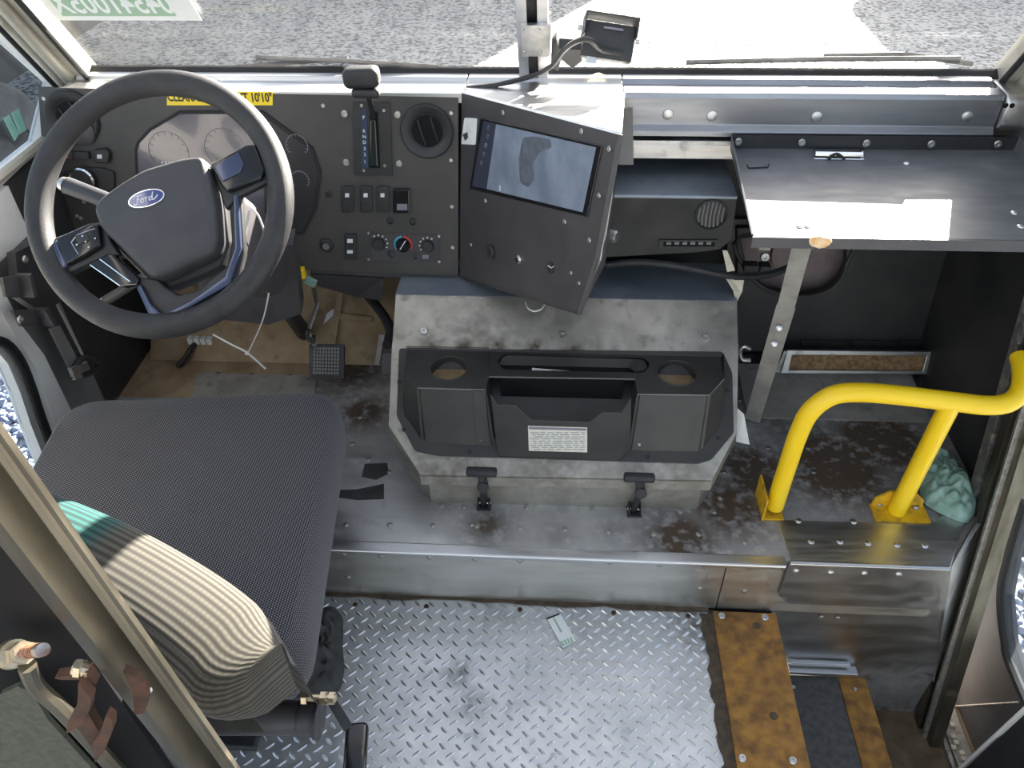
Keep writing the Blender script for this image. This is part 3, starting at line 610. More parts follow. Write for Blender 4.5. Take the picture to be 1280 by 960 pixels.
# clearance sticker
st = thing('clearance_sticker', 'yellow clearance height sticker on the top of the dashboard', 'sticker', tuple(fd.pt(275, 123)))
dpr('backing', rect(209, 114.5, 341, 131.5), .0005, .0015, sticker_y, st)
b = NB(); u0, v0 = U(275, 123); text_bm(b, 'CLEARANCE HEIGHT 10\'10"', .027, fd.m @ M.Translation((u0, v0+.002, .0018)), .0002, .74, .0007); mk('lettering', b, ink, st)
# left switch group
hz = dpr('hazard_switch', ((80, 188), (113, 189), (114, 198), (80, 199)), 0, .010, black_pl, b_=.002, rnd=.004)
dpr('switch_split', ((93.5, 188), (94.5, 188), (94.5, 198), (93.5, 198)), .0095, .0105, black_matte, hz)
b = NB(); prism(b, [U(84, 196), U(89, 196), U(86.5, 191)], .010, .0106, fd.m); mk('hazard_mark', b, red_ink, hz)
sw = dpr('dimmer_switch', ((119, 186), (134, 184), (140, 189), (139, 202), (121, 202)), 0, .014, black_pl, b_=.003)
dpr('switch_mark', rect(125, 191, 131, 196), .014, .0145, white_ink, sw)
pod = dpr('headlight_switch', ((81, 213), (104, 209), (128, 209), (144, 214), (145, 233), (138, 238), (80, 232)), 0, .008, black_pl, b_=.003)
disc('knob', 108, 222, [(.030, .006), (.030, .020), (.026, .024), (0, .024)], black_pl, pod)
disc('knob_ring', 108, 222, [(.030, .020), (.031, .023), (.027, .0255), (.026, .024)], chrome, pod)
dpr('lower_trim', ((76, 243), (116, 243), (116, 246), (76, 246)), 0, .003, boxp)
for px, py in ((55, 123), (73, 250), (105, 252), (96, 270), (101, 273), (76, 282)): inst('screw', SCR, orient(fd.pt(px, py), N_), db)
# shifter
shf = thing('gear_shifter', 'black column of gear letters with a shift lever and grey knob on the dashboard', 'gear lever', tuple(fd.pt(466, 219)))
dpr('plate', ((441, 127), (488, 128), (491, 219), (443, 218)), .0, .006, black_pl, shf, .0015)
dpr('slot', ((463, 139), (473, 139), (476, 209), (462, 209)), .006, .0068, black_matte, shf)
dpr('gate_cover', ((464, 148), (471, 148), (474, 207), (463, 207)), .004, .013, black_gloss, shf, .003)
lp = dpr('letter_strip', ((452, 136), (459, 136), (461, 209), (453, 209)), .006, .0070, blue_trim, shf)
b = NB()
for ch, yy in zip('PRND321', (146, 163, 170, 177, 185, 192, 201)): text_bm(b, ch, .011, fd.m @ M.Translation((*U(455.5+(yy-146)*.03, yy), .0075)), .0002)
mk('gear_letters', b, white_ink, lp)
for px, py in ((452, 132), (480, 138), (455, 213), (481, 207)): inst('screw', SCRS, orient(fd.pt(px, py, .006), N_), shf)
lv = [fd.pt(467, 148, .005), fd.pt(464, 134, .035), fd.pt(460, 118, .06), fd.pt(457, 108, .075)]
b = NB(); tube(b, lv, .007, 8, flat=.6); mk('lever', b, black_pl, shf, True)
kc = fd.pt(452, 96, .085)
b = NB(); t = NB(); box(t, (0, 0, 0), (.078, .044, .042), None, .014, 4); merge(b, t, M.Translation(kc) @ M.Rotation(math.radians(-3), 4, 'Y')); mk('knob', b, rubber, shf, True)
b = NB(); t = NB(); box(t, (0, 0, 0), (.060, .034, .02), None, .007, 3); merge(b, t, M.Translation(kc+V((.006, .0, -.032)))); mk('knob_collar', b, black_pl, shf, True)
for px, py in ((431, 142), (497, 143), (433, 203), (499, 204)): inst('bolt', SCRL, orient(fd.pt(px, py), N_), db)
for px, py in ((404, 132), (564, 141), (564, 200), (565, 258), (566, 309)): inst('screw', SCR, orient(fd.pt(px, py), N_), db)
# rocker switches
for px0, px1, t_ in ((428, 443, 1), (451, 466, 2), (472, 487, 3)):
    r_ = dpr('rocker_switch', rect(px0, 232, px1, 264), 0, .009, black_pl, b_=.0025)
    dpr('switch_mark', rect((px0+px1)/2-3, 240, (px0+px1)/2+2, 245), .009, .0094, white_ink, r_)
    dpr('rocker_lower', rect(px0+1, 249, px1-1, 263), .0085, .012, black_pl, r_, .002)
r_ = dpr('usb_switch', rect(492, 235, 513, 265), 0, .010, black_gloss, b_=.003); dpr('switch_print', rect(497, 253, 510, 261), .010, .0104, gm, r_)
r_ = dpr('rocker_switch', rect(432, 292, 446, 322), 0, .009, black_pl, b_=.0025); dpr('switch_mark', rect(435, 297, 442, 302), .009, .0094, white_ink, r_); dpr('switch_mark', rect(435, 311, 442, 315), .009, .0094, white_ink, r_)
for px, py in ((411, 242), (488, 276), (516, 277)): disc('button', px, py, [(.009, 0), (.009, .003), (.007, .004), (.006, .001), (0, .001)], black_pl)
ig = disc('ignition_switch', 409, 306, [(.017, 0), (.017, .006), (.013, .010), (0, .010)], black_pl)
disc('key_barrel', 409, 306, [(.0085, .010), (.0085, .0125), (0, .0125)], steel, ig)
# climate control plate
cc = dpr('climate_plate', ((463, 291), (550, 294), (550, 327), (463, 325)), 0, .002, boxp, b_=.0006)
for px, py in ((461, 291), (549, 295), (461, 324), (549, 327)): inst('screw', SCRS, orient(fd.pt(px, py, .002), N_), db)
for px, py in ((474, 304), (535, 307)):
    k_ = disc('climate_knob', px, py, [(.016, .002), (.016, .008), (.013, .012), (0, .012)], black_pl, cc)
    b = NB(); 
    for a in range(6):
        aa = math.radians(-30+a*30) if px < 500 else math.radians(60+a*30); p0 = fd.pt(px, py, .0025)+(fd.x*math.cos(aa)+fd.y*math.sin(aa))*.021; lathe(b, [(.0022, 0), (.0022, .0008), (0, .0008)], orient(p0, N_), 8)
    mk('knob_marks', b, white_ink, cc)
k_ = disc('climate_knob', 504, 306, [(.018, .002), (.018, .008), (.014, .014), (0, .014)], black_gloss, cc)
for a0, a1, m_ in ((95, 215, cyan_ink), (-35, 85, red_ink)):
    b = NB(); o_ = fd.pt(504, 306, .0035); tube(b, [o_+(fd.x*math.cos(math.radians(a))+fd.y*math.sin(math.radians(a)))*.0215 for a in range(a0, a1+1, 8)], .0026, 6, flat=.5); mk('temperature_arc', b, m_, cc)
b = NB(); tube(b, [fd.pt(500, 312, .0145), fd.pt(507, 301, .0145)], .0012, 5); mk('knob_pointer', b, white_ink, cc)
for px, py in ((489, 317), (520, 320)):
    k_ = disc('climate_button', px, py, [(.0085, .002), (.0085, .006), (.007, .007), (0, .007)], black_pl, cc)
    if px > 500: disc('button_ring', px, py, [(.0085, .006), (.0098, .006), (.0098, .0075), (.0075, .0075)], chrome, k_)
dpr('defrost_mark', rect(528, 318, 536, 323), .0022, .0026, gm, cc)
# things under the dash
ub = thing('underdash_cover', 'dark plastic cover hanging below the dashboard', 'panel', tuple(at(430, 375, Y=1.80)))
b = NB(); quadprism(b, [at(388, 343, Y=1.74), at(480, 348, Y=1.74), at(477, 376, Y=1.76), at(445, 371, Y=1.78), at(398, 358, Y=1.76)][::-1], .05); mk('cover', b, boxp, ub)
b = NB(); tube(b, [at(505, 353, Y=1.74), at(568, 354, Y=1.74)], .004, 6)
for k in range(16): lathe(b, [(.0058, 0), (.0058, .003), (0, .003)], orient(at(506+k*4, 353+k*.06, Y=1.74), (1, 0, 0)), 8)
tag(mk('corrugated_conduit', b, paper_tan), 'pale corrugated conduit under the dashboard edge', 'conduit')
b = NB(); t = NB(); box(t, (0, 0, 0), (.018, .02, .03), None, .004); merge(b, t, M.Translation(at(377, 341, Y=1.70))); tag(mk('yellow_connector', b, yellow), 'yellow plug connector below the dashboard beside the steering column', 'connector')
b = NB(); t = NB(); box(t, (0, 0, 0), (.03, .01, .022), None, .002); merge(b, t, M.Translation(at(388, 352, Y=1.71)) @ M.Rotation(.5, 4, 'Y')); tag(mk('wire_tag', b, rag_g), 'pale green tag hanging by the yellow connector', 'tag')
# ================================================================ STEERING WHEEL
WC = V((-.701, 1.24, 1.0)); TL = math.radians(46)
fw_ = Fr(WC, (1, 0, 0), (0, math.cos(TL), math.sin(TL)))
sw = thing('steering_wheel', 'black four-spoke steering wheel with an oval blue badge', 'steering wheel', tuple(WC-fw_.z*.05))
b = NB(); R_, r_ = .2175, .0215
def rim(u, v):
    a, c = u*2*math.pi, v*2*math.pi; rr = r_*(1+.04*math.cos(4*a))
    return fw_.w((R_+rr*math.cos(c))*math.cos(a), (R_+rr*math.cos(c))*math.sin(a), rr*1.02*math.sin(c))
grid(b, rim, 96, 20, True, True); mk('rim', b, rubber, sw, True)
wp = lambda name, px, h0, h1, m, b_=.0, par=sw, rnd=0, sm=True, seg=3: dpr(name, px, h0, h1, m, par, b_, seg, rnd, None, sm, fw_)
hub = wp('hub_cover', ((125, 267), (131, 253), (160, 232), (187, 216), (238, 201), (258, 200), (266, 214), (275, 258), (278, 305), (272, 320), (207, 351), (195, 350), (135, 291)), -.03, .026, hub_m, .014, rnd=.012)
wp('hub_base', ((132, 270), (190, 222), (258, 205), (272, 215), (282, 300), (270, 330), (205, 358), (180, 350), (130, 300)), -.055, -.018, black_pl, .006)
# oval badge
bc = fw_.uv(193, 254); ang = math.radians(16); bm_ = fw_.m @ M.Translation((bc[0], bc[1], .0255)) @ M.Rotation(ang, 4, 'Z')
b = NB(); prism(b, ngon(0, 0, .033, 36, .0155), 0, .003, bm_, .001); badge = mk('badge', b, chrome, hub)
b = NB(); prism(b, ngon(0, 0, .0305, 36, .0132), .002, .0036, bm_, 0); mk('badge_field', b, ford_blue, hub)
b = NB()
strokes = [[(-.021, .003), (-.018, .007), (-.009, .0075), (-.005, .0065)], [(-.012, .007), (-.0145, 0), (-.017, -.006), (-.021, -.0065), (-.022, -.004)], [(-.017, .001), (-.011, .0015)],
           [(-.0065, .001), (-.0095, -.001), (-.0095, -.005), (-.0065, -.0055), (-.0045, -.002), (-.0065, .001), (-.003, .0005)], [(-.002, .001), (-.0005, .0008), (-.002, -.0055)], [(-.0010, -.002), (.0015, .001), (.0035, .0008)],
           [(.0105, .0005), (.007, .001), (.005, -.003), (.0065, -.0055), (.0095, -.003), (.0115, .002), (.014, .008)], [(.012, .002), (.0105, -.004), (.012, -.0055), (.017, -.003), (.021, .001)]]
for s_ in strokes: tube(b, smooth_path([bm_ @ V((x, y, .0038)) for x, y in s_], 5), .0009, 5)
mk('badge_script', b, white_ink, hub)
# right switch pod and spoke
sp = wp('spoke', ((262, 204), (270, 206), (314, 182), (330, 186), (348, 206), (352, 222), (334, 228), (298, 246), (282, 262)), -.016, .002, black_pl, .004)
pr_ = wp('switch_pod', ((266, 209), (311, 184), (322, 184), (334, 214), (330, 226), (288, 243), (281, 236)), -.004, .014, black_gloss, .004)
wp('switch_face', ((272, 212), (302, 194), (309, 209), (305, 219), (283, 231)), .013, .017, blue_trim, .002, pr_)
# left switch pod
sp2 = wp('spoke', ((58, 306), (72, 296), (118, 279), (134, 276), (138, 300), (150, 318), (112, 330), (84, 344), (68, 340)), -.016, .002, black_pl, .004)
pl_ = wp('switch_pod', ((75, 300), (118, 281), (128, 283), (131, 309), (112, 322), (88, 334), (82, 318)), -.004, .014, black_gloss, .004)
wp('trim_insert', ((64, 311), (74, 301), (82, 318), (90, 331), (80, 341), (72, 331)), .0, .010, blue_trim, .003)
b = NB(); tube(b, [fw_.pt(x, y, .0145) for x, y in ((98, 318), (89, 303), (96, 294), (119, 286))], .0010, 5); mk('pod_outline', b, chrome, pl_)
dp = wp('cursor_pad', ((100, 297), (115, 293), (119, 303), (104, 309)), .013, .0165, black_pl, .002, pl_)
b = NB()
for x, y in ((103, 295), (119, 298), (96, 306), (111, 309), (107, 302)): lathe(b, [(.0016, 0), (.0016, .0006), (0, .0006)], orient(fw_.pt(x, y, .0165), fw_.z), 6)
mk('pad_marks', b, white_ink, pl_)
pd = wp('paddle_switch', ((111, 329), (136, 317), (143, 318), (175, 348), (172, 356), (156, 360), (148, 357)), -.012, .004, black_gloss, .004)
b = NB(); tube(b, [fw_.pt(x, y, .0045) for x, y in ((113, 331), (150, 357), (171, 355))], .0013, 5); tube(b, [fw_.pt(x, y, .0045) for x, y in ((125, 324), (163, 352))], .0011, 5); mk('paddle_edge', b, chrome, pd)
# lower twin spoke
ys = wp('lower_spoke', ((168, 345), (176, 362), (184, 388), (196, 404), (226, 404), (252, 396), (292, 364), (304, 316), (300, 238), (284, 244), (288, 300), (282, 332), (246, 362), (222, 368), (206, 358), (196, 348)), -.022, -.004, black_pl, .004)
wp('spoke_trim', ((172, 360), (177, 356), (189, 380), (206, 396), (196, 399), (186, 392)), -.006, .004, blue_trim, .002)
wp('spoke_trim', ((292, 245), (298, 241), (302, 310), (288, 356), (236, 386), (206, 396), (210, 390), (240, 376), (282, 346), (294, 310)), -.006, .004, blue_trim, .002)
# --- column
col = thing('steering_column', 'black steering column with shrouds and stalks behind the wheel', 'steering column', (-.70, 1.75, ZP))
ax = -fw_.z
b = NB(); cyl(b, WC+ax*.05, WC+ax*.16, .055, .075, 20); mk('column_neck', b, black_pl, col, True)
b = NB(); t = NB(); box(t, (0, 0, 0), (.15, .17, .34), None, .03, 3); merge(b, t, orient(WC+ax*.30, ax)); mk('upper_shroud', b, boxp, col, True)
b = NB(); quadprism(b, [at(238, 330, Y=1.52), at(366, 306, Y=1.56), at(377, 392, Y=1.60), at(336, 406, Y=1.60), at(262, 398, Y=1.58)][::-1], .05); mk('lower_shroud', b, boxp, col)
b = NB(); tube(b, [(-.70, 1.60, .62), (-.73, 1.80, .34), (-.74, 1.86, .26)], .022, 12); mk('shaft', b, black_pl, col, True)
def stalk(name, p0, p1, r0, r1, m, tip=None):
    b = NB(); tube(b, [p0, p0+(p1-p0)*.5, p1], [r0, (r0+r1)/2, r1], 10, flat=.75); o = mk(name, b, m, col, True)
    if tip: b = NB(); d = (p1-p0).normalized(); cyl(b, p1-d*.002, p1+d*.008, r1*.9, r1*.8, 12); mk('tip', b, tip, o, True)
stalk('turn_stalk', WC+ax*.13+V((-.05, 0, .0)), at(82, 231, Y=1.40), .014, .017, hub_m, steel)
stalk('tilt_lever', WC+ax*.22+V((-.05, 0, -.03)), at(130, 377, Y=1.36), .010, .011, black_pl, white_pl)
b = NB(); P = [at(x, y, Y=yy) for x, y, yy in ((312, 258, 1.42), (324, 272, 1.42), (334, 305, 1.44), (338, 345, 1.46), (330, 395, 1.50), (312, 437, 1.54), (308, 442, 1.54))]
tube(b, smooth_path(P, 6), .0022, 6, flat=.5); P = [at(x, y, Y=yy) for x, y, yy in ((266, 418, 1.58), (290, 431, 1.56), (309, 441, 1.54), (332, 461, 1.53))]; tube(b, smooth_path(P, 5), .0022, 6, flat=.5)
box(b, tuple(at(309, 441, Y=1.54)), (.010, .010, .008), None, .002); tag(mk('zip_tie', b, white_pl), 'long white zip tie hanging from the steering column', 'zip tie')
b = NB(); P = [at(x, y, Y=1.38) for x, y in ((312, 262), (306, 300), (311, 326), (316, 328))]; tube(b, smooth_path(P, 5), .003, 6, flat=.4); tag(mk('zip_tie', b, white_pl), 'short white zip tie looped inside the steering wheel', 'zip tie')
# trailer brake / connector block on the footwell floor
cb = thing('floor_connector', 'white connector block with a black clip on the footwell floor below the wheel', 'connector', tuple(at(252, 445, Z=ZP)))
c0 = at(252, 426, Z=ZP+.045)
for k in range(4):
    b = NB(); box(b, (c0.x-.028+k*.019, c0.y, c0.z), (.016, .03, .035), None, .002); mk('connector_cell', b, white_pl, cb)
b = NB(); c1 = at(228, 450, Z=ZP+.012); tube(b, smooth_path([at(222, 458, Z=ZP+.01), at(232, 446, Z=ZP+.025), at(240, 434, Z=ZP+.04), c0+V((-.02, 0, -.01))], 5), .013, 8, flat=.6); mk('clip', b, black_pl, cb, True)
b = NB(); box(b, (c0.x, c0.y+.02, (c0.z+ZP)/2), (.05, .02, c0.z-ZP), None, .003); mk('bracket', b, black_pl, cb)
# ================================================================ PEDALS
bp = thing('brake_pedal', 'square black brake pedal with a waffle rubber pad on a bent arm', 'pedal', tuple(at(408, 470, Z=ZP)))
fp = Fr(at(408, 452, Y=1.68), (1, 0, 0), (0, .66, .75))
dpr('pad', rect(386, 430, 430, 474), -.012, 0, black_pl, bp, .004, 2, .006, None, True, fp)
b = NB(); (u0, v0), (u1, v1) = fp.uv(391, 468), fp.uv(425, 434)
for i in range(9):
    for j in range(8): box(b, (u0+(u1-u0)*(i+.5)/9, v0+(v1-v0)*(j+.5)/8, .0015), ((u1-u0)/9*.72, (v1-v0)/8*.72, .004), fp.m)
mk('pad_blocks', b, grey_panel, bp)
b = NB(); tube(b, [at(394, 432, Y=1.70), at(385, 415, Y=1.74), at(397, 380, Y=1.80), at(390, 352, Y=1.86)], .0085, 8, flat=.5); mk('arm', b, steel_dull, bp, True)
b = NB(); tube(b, smooth_path([at(x, y, Y=1.70) for x, y in ((386, 412), (384, 420), (391, 428), (392, 420))], 4), .006, 6); mk('arm_bracket', b, black_pl, bp, True)
ap = thing('accelerator_pedal', 'narrow ribbed accelerator pedal beside the engine cover', 'pedal', tuple(at(480, 470, Z=ZP)))
fq = Fr(at(482, 452, Y=1.60), (1, 0, 0), (0, .5, .86))
dpr('pad', ((477, 441), (490, 434), (491, 468), (477, 470)), -.012, 0, rubber, ap, .002, 2, 0, None, False, fq)
b = NB()
for k in range(6): x = 479+k*2; tube(b, [fq.pt(x, 442, .001), fq.pt(x, 468, .001)], .0012, 4)
mk('pad_ribs', b, grey_panel, ap)
b = NB(); quadprism(b, [at(468, 456, Y=1.62), at(474, 456, Y=1.62), at(481, 418, Y=1.66), at(474, 418, Y=1.66)], .02); mk('arm', b, grey_panel, ap)
b = NB(); tube(b, smooth_path([at(484, 432, Y=1.64), at(488, 415, Y=1.70), at(480, 395, Y=1.78), at(460, 370, Y=1.88)], 5), .014, 8); mk('lever_housing', b, black_pl, ap, True)
# ================================================================ SCREEN BOX
TLp = fd.w(0, .0) + V((.003, -.001, .001))
BLm = fd.pt(574, 275) + V((.002, -.001, 0))
def on_plane(px, py, p0, p1, p2):
    n = (p1-p0).cross(p2-p0); d = ray(px, py); return CAM+d*((p0-CAM).dot(n)/d.dot(n))
lo_, hi_ = 1.30, 1.70
for _ in range(40):
    ym = (lo_+hi_)/2; BRm = at(747, 322, Y=ym); TRp = on_plane(776, 169, TLp, BLm, BRm)
    if TRp.z > .997: hi_ = ym
    else: lo_ = ym
BL = fd.pt(574, 346) + V((.002, -.002, 0)); BR = on_plane(724, 394, BLm, BL, BRm);
sb = thing('screen_box', 'black angled sheet metal box with a touch screen beside the gauge panel', 'console box', tuple((BL+BR)/2))
b = NB(); quadprism(b, [TLp, BLm, BRm, TRp], .006); mk('upper_face', b, boxp, sb)
b = NB(); quadprism(b, [BLm, BL, BR, BRm], .006); mk('lower_face', b, boxp, sb)
TBR = V((.138, 1.80, .998)); sideT = V((.150, 1.72, .998)); sb_br = V((BR.x+.055, BR.y+.16, BR.z+.02)); sm_br = V((.125, 1.70, .70))
b = NB(); quadprism(b, [TRp, V((.137, 1.783, .998)), V((-.228+.004, 1.783, .998)), TLp][::-1], .005); mk('top_plate', b, alu_clean, sb)
b = NB(); quadprism(b, [TRp+V((0, 0, -.002)), BRm, BR, sb_br, sm_br, V((.137, 1.78, .996))], .005); mk('side_face', b, boxp, sb)
b = NB(); quadprism(b, [BL, BR, sb_br, V((BL.x, BL.y+.06, BL.z))][::-1], .004); mk('bottom_plate', b, boxp, sb)
fl1 = V((.140, 1.60, .998))
b = NB(); quadprism(b, [at(776, 134, Y=1.70), at(791, 136, Y=1.70), at(792, 206, Y=1.70), at(773, 206, Y=1.70)][::-1], .004); quadprism(b, [at(776, 134, Y=1.70), at(791, 134, Y=1.70), V((.140, 1.78, .97)), V((.12, 1.78, .97))], .003); mk('bracket_tab', b, grey_panel, sb)
fu = Fr(BLm, (BRm-BLm), (TLp-BLm))
scr = thing('touch_screen', 'dusty touch screen showing a grey blue picture in the angled box', 'screen', tuple(fu.pt(670, 210)))
dpr('bezel', ((602, 147), (754, 182), (735, 271), (588, 236)), 0, .003, black_gloss, scr, .001, 2, 0, None, False, fu)
def screen_mat():
    m = bpy.data.materials.new('screen_picture'); m.use_nodes = True; N = m.node_tree.nodes; L = m.node_tree.links; p = N['Principled BSDF']
    tc = N.new('ShaderNodeTexCoord'); nz = N.new('ShaderNodeTexNoise'); nz.inputs['Scale'].default_value = 14; nz.inputs['Detail'].default_value = 6; L.new(tc.outputs['Object'], nz.inputs[0])
    cr = N.new('ShaderNodeValToRGB'); e = cr.color_ramp.elements; e[0].position = .35; e[0].color = (.14, .17, .22, 1); e[1].position = .68; e[1].color = (.22, .26, .33, 1); L.new(nz.outputs['Fac'], cr.inputs[0])
    L.new(cr.outputs[0], p.inputs['Base Color']); L.new(cr.outputs[0], p.inputs['Emission Color']); p.inputs['Emission Strength'].default_value = .12; p.inputs['Roughness'].default_value = .22; return m
pic = dpr('picture', ((622, 155), (747, 184), (730, 265), (610, 236)), .003, .0036, screen_mat(), scr, 0, 2, 0, None, False, fu)
bar = mat('screen_menu', (.045, .05, .075), None, 10, .25)
mb = dpr('menu_bar', ((606, 151), (622, 155), (610, 236), (592, 232)), .003, .0036, bar, scr, 0, 2, 0, None, False, fu)
smg = mat('screen_smudge', (.085, .10, .125), (.12, .14, .17), 60, .5)
dpr('smudge', ((655, 172), (668, 170), (690, 174), (692, 184), (676, 190), (668, 205), (670, 225), (662, 234), (652, 228), (650, 200)), .0036, .0038, smg, pic, 0, 2, .006, None, False, fu)
b = NB()
for x, y in ((611, 160), (610, 171), (607, 182), (608, 182), (605, 193), (602, 204)):
    o_ = fu.pt(x, y, .004); tube(b, [o_+(fu.x*.0045*math.cos(a)+fu.y*.005*math.sin(a)) for a in [k*math.pi/3.5 for k in range(6)]], .0006, 4)
mk('menu_icons', b, gm, mb)
b = NB(); o_ = fu.pt(625, 235, .004); tube(b, [o_+(fu.x*.003*math.cos(a)+fu.y*.006*math.sin(a)) for a in [k*math.pi/4 for k in range(9)]], .0006, 4); mk('cursor_icon', b, white_ink, pic)
for px, py in ((629, 141), (727, 164), (607, 251), (706, 277)): inst('screw', SCR, orient(fu.pt(px, py, .001), fu.z), sb)
for px, py in ((762, 186), (749, 244), (737, 300)): inst('screw', SCR, orient(fu.pt(px, py, .001), fu.z), sb)
stk = thing('box_sticker', 'small round-cornered white sticker on the screen box', 'sticker', tuple(fu.pt(586, 164)))
dpr('backing', ((581, 147), (597, 148), (595, 181), (577, 180)), .0005, .0015, paper, stk, 0, 2, .006, None, False, fu)
dpr('scuff', ((579, 168), (585, 165), (586, 172), (582, 176)), .0015, .0018, boxp, stk, 0, 2, 0, None, False, fu)
fo = Fr(BL, (BR-BL), (BLm-BL))
for px, py, r in ((615, 314, .015),):
    k_ = disc('power_socket', px, py, [(.016, 0), (.016, .006), (.013, .009), (0, .009)], black_pl, sb, 20, fo); disc('socket_cap', px, py, [(.008, .009), (.008, .011), (0, .011)], black_pl, k_, 12, fo)
k_ = disc('push_button', 650, 324, [(.010, 0), (.010, .004), (.007, .006), (0, .0065)], steel, sb, 16, fo); disc('button_face', 650, 324, [(.0055, .006), (.0055, .009), (0, .009)], chrome, k_, 12, fo)
k_ = disc('key_lock', 689, 334, [(.012, 0), (.012, .004), (.009, .005), (0, .005)], black_pl, sb, 16, fo)
b = NB(); tube(b, [fo.pt(685, 332, .006), fo.pt(689, 335, .006), fo.pt(692, 333, .006)], .001, 5); mk('key_slot', b, white_ink, k_)
for px, py in ((589, 306), (714, 341), (724, 354)): inst('screw', SCRS, orient(fo.pt(px, py), fo.z), sb)
fs_ = Fr(BRm, sm_br-BRm, TRp-BRm)
b = NB(); o_ = at(751, 308, Y=1.55); tube(b, smooth_path([o_+V((0, .0, .014)), o_+V((.006, .01, 0)), o_+V((0, 0, -.014)), o_+V((-.006, -.01, 0))], 4, True), .0022, 6, True); mk('key_ring', b, steel, sb)
b = NB(); c_ = at(762, 294, Y=1.60); lathe(b, [(.0, .02), (.012, .02), (.014, .014), (.014, 0), (0, 0)], orient(c_, (1, -.6, .1)), 16); mk('side_lock', b, steel, sb, True)
b = NB(); P = [at(x, y, Z=.56) for x, y in ((657, 378), (660, 385), (668, 389), (677, 386), (681, 380))]; tube(b, smooth_path(P, 4), .0022, 6); tag(mk('wire_loop', b, white_pl), 'small white wire loop under the screen box', 'wire')
# ================================================================ MONITOR ON CENTRE POST
mo = thing('reversing_monitor', 'small black hooded monitor on an arm clamped to the centre post', 'monitor', tuple(at(690, 70, Y=1.72)))
fm = Fr(wsp(XC, .1, .016), (1, 0, 0), ws_dir)
dpr('mount_plate', ((650, 30), (689, 30), (687, 69), (653, 69)), -.004, .004, steel, mo, .001, 2, 0, None, False, fm)
for px, py in ((654, 37), (674, 37), (656, 65), (676, 65)): inst('screw', SCRS, orient(fm.pt(px, py, .004), fm.z), mo)
pm = fm.pt(708, 55, .03)
b = NB(); P = [fm.uv(*p) for p in ((689, 70), (690, 44), (696, 35), (699, 45), (728, 47), (728, 62), (716, 72), (702, 60), (698, 75))][::-1]; prism(b, P, .004, .03, fm.m, .002); mk('arm', b, black_pl, mo)
mc = fm.pt(760, 53, .05); mm = M.Translation(mc) @ M.Rotation(math.radians(8), 4, 'Y') @ M.Rotation(math.radians(-25), 4, 'X')
b = NB(); t = NB(); box(t, (0, 0, 0), (.105, .035, .07), None, .004); merge(b, t, mm); mk('body', b, black_pl, mo, True)
b = NB(); box(b, (0, .01, .048), (.108, .08, .003), mm); box(b, (-.053, .01, .03), (.003, .08, .038), mm); box(b, (.053, .01, .03), (.003, .08, .038), mm); mk('hood', b, black_pl, mo)
b = NB(); box(b, (.005, -.02, .024), (.04, .003, .004), mm); mk('vent_slot', b, gm, mo)
b = NB(); cyl(b, mm @ V((.056, 0, .01)), mm @ V((.064, 0, .01)), .005); cyl(b, mm @ V((-.056, 0, .02)), mm @ V((-.066, 0, .02)), .006); mk('thumb_screw', b, steel, mo, True)
b = NB(); box(b, (-.03, -.012, -.04), (.022, .01, .014), mm, .002); mk('connector', b, steel, mo)
P = [mm @ V((.03, -.02, -.02)), fm.pt(752, 62, .085), fm.pt(737, 50, .09), fm.pt(722, 51, .085), fm.pt(706, 62, .06), fm.pt(690, 82, .045), at(665, 95, Y=1.82), at(625, 105, Y=1.82), at(583, 110, Y=1.82)]
b = NB(); tube(b, smooth_path(P, 8), .0055, 8); tag(mk('monitor_cable', b, rubber, None, True), 'black cable running from the monitor down to the dash top', 'cable')
b = NB(); tube(b, smooth_path([at(735, 97, Y=1.85), at(748, 92, Y=1.85), at(758, 97, Y=1.85), at(752, 93, Y=1.85)], 4), .002, 5); tag(mk('dry_twig', b, paper_tan), 'dry curled twig at the base of the windshield', 'twig')
# ================================================================ HEATER BOX AND CABLE
hb = thing('heater_box', 'black heater box with a round vent and a slot beside the doghouse', 'heater box', (.25, 1.8, .64))
b = NB(); box(b, (.255, 1.81, .795), (.30, .23, .008), None, .002); mk('top_sheet', b, sky_tint_m, hb)
fh = Fr((.1, 1.697, .80), (1, 0, 0), (0, .03, 1))
dpr('front_face', ((757, 246), (922, 246), (915, 300), (900, 312), (870, 316), (757, 322)), -.02, 0, liner_m, hb, .002, 2, 0, None, False, fh)
b = NB(); box(b, (.24, 1.82, .72), (.29, .2, .14)); mk('case', b, liner_m, hb)
v_ = disc('round_vent', 889, 268, [(.038, 0), (.038, .004), (.034, .006), (.032, .001), (0, .001)], black_pl, hb, 24, fh)
b = NB()
for k in range(-3, 4):
    o_ = fh.pt(889, 268, .003)+fh.x*k*.009; h_ = math.sqrt(max(0, .033**2-(k*.009)**2)); tube(b, [o_-fh.y*h_, o_-fh.y*h_*.3-fh.x*.002, o_+fh.y*h_], .0022, 5)
mk('louvre', b, grey_panel, v_)
v_ = dpr('slot_vent', ((823, 299), (897, 299), (896, 309), (823, 309)), 0, .005, black_pl, hb, .001, 2, 0, None, False, fh)
dpr('slot_opening', ((829, 301), (894, 301), (893, 307), (829, 307)), .005, .0055, black_matte, v_, 0, 2, 0, None, False, fh)
b = NB()
for k in range(6): o_ = fh.pt(836+k*10, 304, .006); box(b, tuple(o_), (.011, .002, .007))
mk('slot_blade', b, grey_panel, v_)
P = [at(x, y, Y=yy) for x, y, yy in ((758, 331, 1.70), (800, 328, 1.69), (850, 333, 1.68), (900, 343, 1.68), (930, 346, 1.70), (965, 342, 1.74), (990, 332, 1.78), (1010, 318, 1.80))]
b = NB(); tube(b, smooth_path(P, 8), .009, 8); tag(mk('hanging_cable', b, rubber, None, True), 'thick black cable sagging above the engine cover', 'cable')
